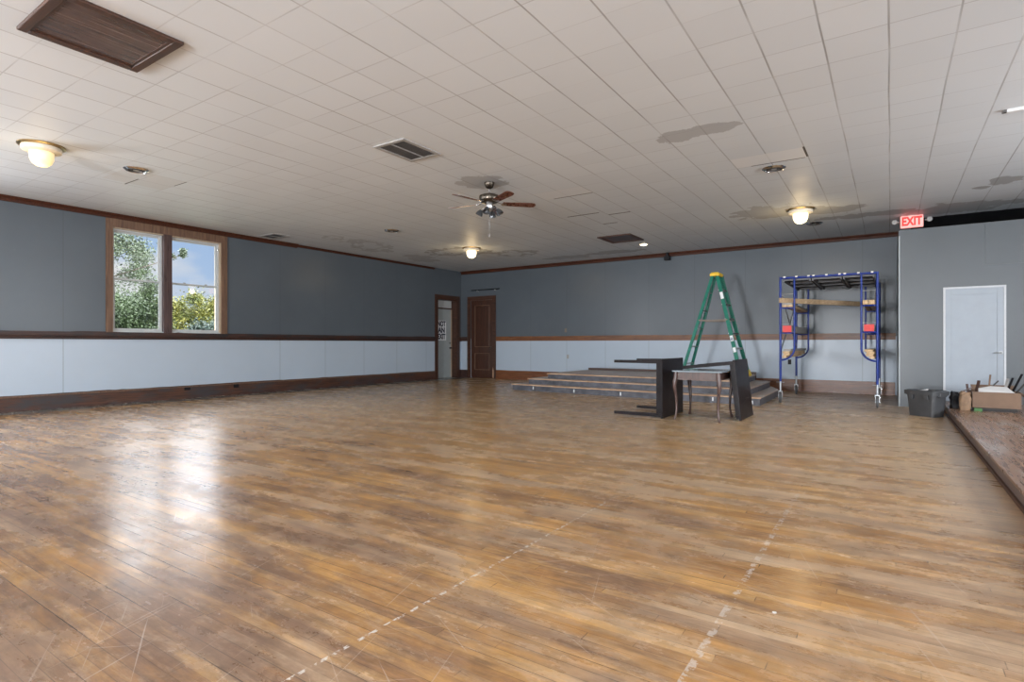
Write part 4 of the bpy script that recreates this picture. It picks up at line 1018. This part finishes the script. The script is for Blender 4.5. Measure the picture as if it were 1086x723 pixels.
for (x, y) in ((-8.66, 11.05), (-1.32, 11.15), (-8.50, 2.45)):
    d = bpy.data.lights.new('lamp_glow', 'POINT'); d.energy = 9 if y > 5 else 3; d.color = (1.0, 0.72, 0.38); d.shadow_soft_size = 0.10
    l_ = bpy.data.objects.new('lamp_glow', d); COL.objects.link(l_); l_.location = (x, y, ZC - 0.36)
sp = empty('recessed_spotlight', (-4.90, 12.93, ZC), 'small lit recessed spotlight in the ceiling near the back wall', 'spotlight')
MB().lathe((-4.90, 12.93, ZC), [(0.115, 0), (0.115, -0.008), (0.09, -0.014), (0.085, -0.004)], 28).build('ring', 'cream', sp, smooth=True)
MB().lathe((-4.90, 12.93, ZC - 0.002), [(0.085, 0), (0.075, -0.020), (0.04, -0.032), (0, -0.036)], 24).build('lens', 'spot', sp, smooth=True)

# round air diffusers
def diffuser(x, y, label):
    o = empty('round_diffuser', (x, y, ZC), label, 'air diffuser', 'round air diffusers in the ceiling')
    MB().lathe((x, y, ZC), [(0.150, 0), (0.150, -0.006), (0.125, -0.026), (0.115, -0.028), (0.110, -0.020), (0.112, -0.004)], 32).build('ring', 'chrome', o, smooth=True)
    MB().lathe((x, y, ZC - 0.001), [(0.110, 0), (0.0, -0.001)], 28).build('throat', 'grille_dark', o)
    for r_ in (0.088, 0.060): MB().lathe((x, y, ZC - 0.004), [(r_, 0), (r_ + 0.012, -0.022), (r_ + 0.008, -0.024), (r_ - 0.004, -0.002)], 28).build('cone', 'grille_dark', o, smooth=True)
    MB().lathe((x, y, ZC - 0.004), [(0.035, 0), (0.035, -0.016), (0, -0.02)], 20).build('hub', 'grille', o, smooth=True)
    return o
diffuser(-8.56, 3.50, 'round chrome diffuser in the ceiling between the far left lamp and the window')
diffuser(-8.70, 8.38, 'round diffuser in the ceiling left of the ceiling fan')
diffuser(-1.31, 8.32, 'round chrome diffuser in the ceiling beside the white patched tile')
diffuser(-1.24, 12.55, 'round diffuser in the ceiling just behind the lamp above the scaffold')

# return-air grille near the fan
def grille(x0, x1, y0, y1, label, nm='return_air_grille', split=True):
    o = empty(nm, ((x0 + x1) / 2, (y0 + y1) / 2, ZC), label, 'vent')
    f = 0.055; z1, z0 = ZC, ZC - 0.014
    MB().box(x0, x1, y0, y0 + f, z0, z1).box(x0, x1, y1 - f, y1, z0, z1).box(x0, x0 + f, y0 + f, y1 - f, z0, z1).box(x1 - f, x1, y0 + f, y1 - f, z0, z1).build('frame', 'grille', o, bevel=0.003)
    MB().box(x0 + f, x1 - f, y0 + f, y1 - f, z1 - 0.003, z1 - 0.001).build('backing', 'grille_dark', o)
    xm = (x0 + x1) / 2
    MB().box(xm - 0.008, xm + 0.008, y0 + f, y1 - f, z0, z1 - 0.003).build('centre_bar', 'grille', o)
    n = int((y1 - y0 - 2 * f) / 0.026)
    for i in range(n):
        y = y0 + f + (i + .5) * (y1 - y0 - 2 * f) / n
        m_ = MB()
        for a_, b_ in ((x0 + f, xm - 0.008), (xm + 0.008, x1 - f)):
            m_.obox(((a_ + b_) / 2, y, ZC - 0.008), (1, 0, 0), (0, 1, .6), (0, -.6, 1), (b_ - a_) / 2, 0.004, 0.0008)
        m_.build('slat', 'grille_dark', o)
    return o
grille(-5.20, -4.68, 4.70, 5.36, 'rectangular grey return-air grille in the ceiling in front of the fan')
grille(-11.62, -11.02, 7.18, 7.56, 'rectangular vent in the ceiling close to the left wall', 'wall_side_vent')

# brown framed ceiling hatches
def hatch(x0, x1, y0, y1, label, mat):
    o = empty('ceiling_hatch', ((x0 + x1) / 2, (y0 + y1) / 2, ZC), label, 'hatch', 'brown framed ceiling hatches')
    f = 0.065
    for (a, b, c, d) in ((x0, x1, y0, y0 + f), (x0, x1, y1 - f, y1), (x0, x0 + f, y0 + f, y1 - f), (x1 - f, x1, y0 + f, y1 - f)):
        MB().box(a, b, c, d, ZC - 0.026, ZC).build('frame_board', 'trim', o, bevel=0.006)
    g = f - 0.004; h = f + 0.022
    MB().box(x0 + g, x1 - g, y0 + g, y0 + h, ZC - 0.016, ZC).box(x0 + g, x1 - g, y1 - h, y1 - g, ZC - 0.016, ZC).box(x0 + g, x0 + h, y0 + h, y1 - h, ZC - 0.016, ZC).box(x1 - h, x1 - g, y0 + h, y1 - h, ZC - 0.016, ZC).build('inner_moulding', 'trim', o)
    MB().box(x0 + h, x1 - h, y0 + h, y1 - h, ZC - 0.010, ZC - 0.002).build('hatch_door', mat, o)
    return o
hatch(-5.46, -4.64, 1.42, 2.24, 'large brown framed hatch in the ceiling at the top left corner', 'hatch')
hatch(-5.44, -4.66, 11.48, 12.32, 'brown framed hatch in the ceiling far back, near the small lit spotlight', 'door_brown')

# white batten at the right
bt = empty('ceiling_batten', (1.8, 7.59, ZC), 'white narrow batten strip on the ceiling at the right edge', 'batten')
MB().box(0.99, 3.2, 7.565, 7.615, ZC - 0.03, ZC).build('strip', 'white', bt, bevel=0.003)
MB().box(0.955, 0.99, 7.568, 7.612, ZC - 0.026, ZC).build('end_cap', 'grille_dark', bt)

# exit sign with two emergency heads
EX, EY = 0.335, 12.80
ex = empty('exit_sign', (EX, EY, ZC), 'lit red and white EXIT sign with two lamp heads hanging above the partition corner', 'exit sign')
dirx = Vector((1, 0, 0))
MB().box(EX - 0.05, EX + 0.05, EY - 0.03, EY + 0.03, ZC - 0.012, ZC).build('mount', 'grille', ex)
MB().box(EX - 0.175, EX + 0.175, EY - 0.035, EY + 0.035, ZC - 0.232, ZC - 0.012).build('housing', 'exit_face', ex, bevel=0.012)
text_mesh('lettering', 'EXIT', 0.215, 'exit_red', ex, (EX, EY - 0.038, ZC - 0.122), (1, 0, 0), (0, 0, 1), 0.002, 0.70)
for q in (-1, 1):
    c = Vector((EX + q * 0.265, EY - 0.02, ZC - 0.11))
    hd = MB().tube([Vector((EX + q * 0.20, EY, ZC - 0.11)), c], 0.012, 8).build('lamp_arm', 'grille', ex, smooth=True)
    MB().lathe(c, [(0.0, 0.035), (0.035, 0.03), (0.045, 0.0), (0.045, -0.035), (0.038, -0.04), (0.0, -0.038)], 20, (0, 1, 0)).build('lamp_head', 'grille', hd, smooth=True)

# ------------------------------------------------------------------ small fittings
def plate(x, y, z, axis, mat, label, nm, w=0.036, h=0.058):
    o = empty(nm, (x, y, z - h), label, 'switch' if 'switch' in nm else 'outlet')
    if axis == 'y':
        MB().box(x - w, x + w, y - 0.006, y, z - h, z + h).build('cover_plate', mat, o, bevel=0.002)
        m_ = MB().box(x - .006, x + .006, y - 0.016, y - 0.006, z - .012, z + .012) if 'switch' in nm else MB().box(x - .015, x + .015, y - 0.009, y - 0.006, z + .008, z + .036).box(x - .015, x + .015, y - 0.009, y - 0.006, z - .036, z - .008)
    else:
        MB().box(x, x + 0.006, y - w, y + w, z - h, z + h).build('cover_plate', mat, o, bevel=0.002)
        m_ = MB().box(x + .006, x + 0.009, y - .015, y + .015, z + .008, z + .036).box(x + .006, x + 0.009, y - .015, y + .015, z - .036, z - .008)
    m_.build('toggle' if 'switch' in nm else 'socket', mat, o)
plate(-7.89, YB, 1.50, 'y', 'bronze_dull', 'small dark light switch on the back wall just above the chair rail', 'light_switch')
plate(-7.82, YB, 0.73, 'y', 'grille', 'pale outlet plate on the lower back wall, left of the stepped platform', 'wall_outlet')
plate(-1.95, YB, 0.68, 'y', 'black', 'black outlet on the lower back wall behind the left scaffold leg', 'wall_outlet')
plate(XL + 0.024, 5.755, 0.205, 'x', 'black', 'black outlet on the left baseboard below the window', 'baseboard_outlet', 0.06, 0.04)
plate(XL + 0.024, 6.78, 0.19, 'x', 'black', 'black outlet on the left baseboard just right of the window', 'baseboard_outlet', 0.06, 0.04)
tag(MB().box(-4.90, -4.76, YB - 0.16, YB - 0.02, 3.29, 3.395).box(-4.86, -4.80, YB - 0.12, YB - 0.05, 3.395, ZC).build('small_speaker', 'black', bevel=0.005), 'small black speaker box hanging under the crown moulding of the back wall', 'speaker')
cb = empty('closer_bar', (-10.80, YB, 2.83), 'dark bar on two brackets above the brown panelled door', 'bar')
MB().tube([(-11.36, YB - 0.05, 2.85), (-10.24, YB - 0.05, 2.85)], 0.016, 10).build('bar', 'black', cb, smooth=True)
for x in (-11.12, -10.42): MB().box(x - 0.015, x + 0.015, YB - 0.06, YB, 2.80, 2.86).build('bracket', 'metal', cb)

# ------------------------------------------------------------------ outdoors, seen through the window
struct(MB().box(-90, XO - 0.05, -60, 90, -0.65, -0.6).build('ground', 'grass', at=(0, 0, -0.6)))
def tree(x, y, z0, height, crowns, nleaf, size, mat, label, seed, trunk_r=0.09, gap=0.0, cat='tree', name='tree'):
    r = random.Random(seed)
    o = empty(name, (x, y, -0.6), label, cat)
    m = MB().tube([(x, y, -0.6), (x + 0.05, y + 0.03, height * 0.4), (x, y, height * 0.8)], [trunk_r, trunk_r * .8, trunk_r * .35], 8)
    for (cx, cy, cz, rx, ry, rz, w) in crowns:
        m.tube([(x, y, height * 0.35), ((x + cx) / 2, (y + cy) / 2, (height * .35 + cz) / 2 + .1), (cx, cy, cz)], [trunk_r * .45, trunk_r * .3, trunk_r * .08], 6)
    m.build('trunk', 'bark', o)
    vs, fs = [], []
    tot = sum(c[6] for c in crowns)
    for (cx, cy, cz, rx, ry, rz, w) in crowns:
        clumps = [(r.gauss(0, .48), r.gauss(0, .48), r.gauss(0, .48)) for _ in range(max(4, int(14 * (rx + rz) / 2)))]
        for _ in range(int(nleaf * w / tot)):
            kx, ky, kz = r.choice(clumps); g = 0.22
            p = Vector((cx + (kx + r.gauss(0, g)) * rx, cy + (ky + r.gauss(0, g)) * ry, cz + (kz + r.gauss(0, g)) * rz))
            if p.z < -0.5: continue
            u = Vector((r.gauss(0, 1), r.gauss(0, 1), r.gauss(0, .7))).normalized()
            v = u.cross(Vector((r.gauss(0, 1), r.gauss(0, 1), r.gauss(0, 1)))).normalized()
            s_ = size * r.uniform(.6, 1.3); b = len(vs)
            vs += [tuple(p - u * s_), tuple(p + v * s_ * .45), tuple(p + u * s_), tuple(p - v * s_ * .45)]
            fs.append((b, b + 1, b + 2, b + 3))
    MB().add(vs, fs).build('foliage', mat, o)
    return o
tree(-25.5, 9.3, 0, 5, [(-25.2, 9.0, 2.5, 1.5, 1.7, 1.25, 3), (-25.5, 10.5, 2.4, 1.3, 0.6, 1.15, 1.5), (-25.2, 9.5, 1.2, 1.3, 1.8, 1.0, 2)], 42000, 0.055, 'leaf', 'dense mid green tree outside the left pane of the window', 3)
tree(-20.0, 5.6, 0, 6, [(-19.5, 6.9, 4.1, 1.0, 1.05, 0.75, 3), (-19.5, 7.7, 3.95, 0.8, 0.75, 0.65, 2.4), (-19.6, 9.35, 4.05, 0.3, 0.22, 0.22, 0.3)], 9000, 0.042, 'leaf_pale', 'pale leafy branches of a tree reaching across the upper window panes', 5)
tree(-31.0, 15.6, 0, 3.0, [(-31, 14.7, 2.5, 1.1, 1.1, 0.95, 2), (-31, 16.6, 2.4, 1.1, 1.3, 0.95, 2)], 30000, 0.065, 'leaf_yellow', 'yellow-green bushy tree outside the right pane of the window', 9)
tree(-21.5, 11.0, 0, 1.8, [(-21.5, 10.5, 1.35, 0.8, 0.7, 0.6, 2), (-21.5, 11.8, 1.3, 0.8, 0.8, 0.6, 2)], 16000, 0.05, 'leaf_blue', 'dark bluish green shrub low outside the right pane of the window', 12, 0.08, cat='shrub', name='shrub')
tree(-46, 20, 0, 4, [(-46, 14, 2.4, 2, 6, 1.6, 2), (-46, 25, 2.2, 2, 6, 1.5, 2)], 9000, 0.22, 'leaf_blue', 'distant dark green tree line behind the nearer trees outside', 14)
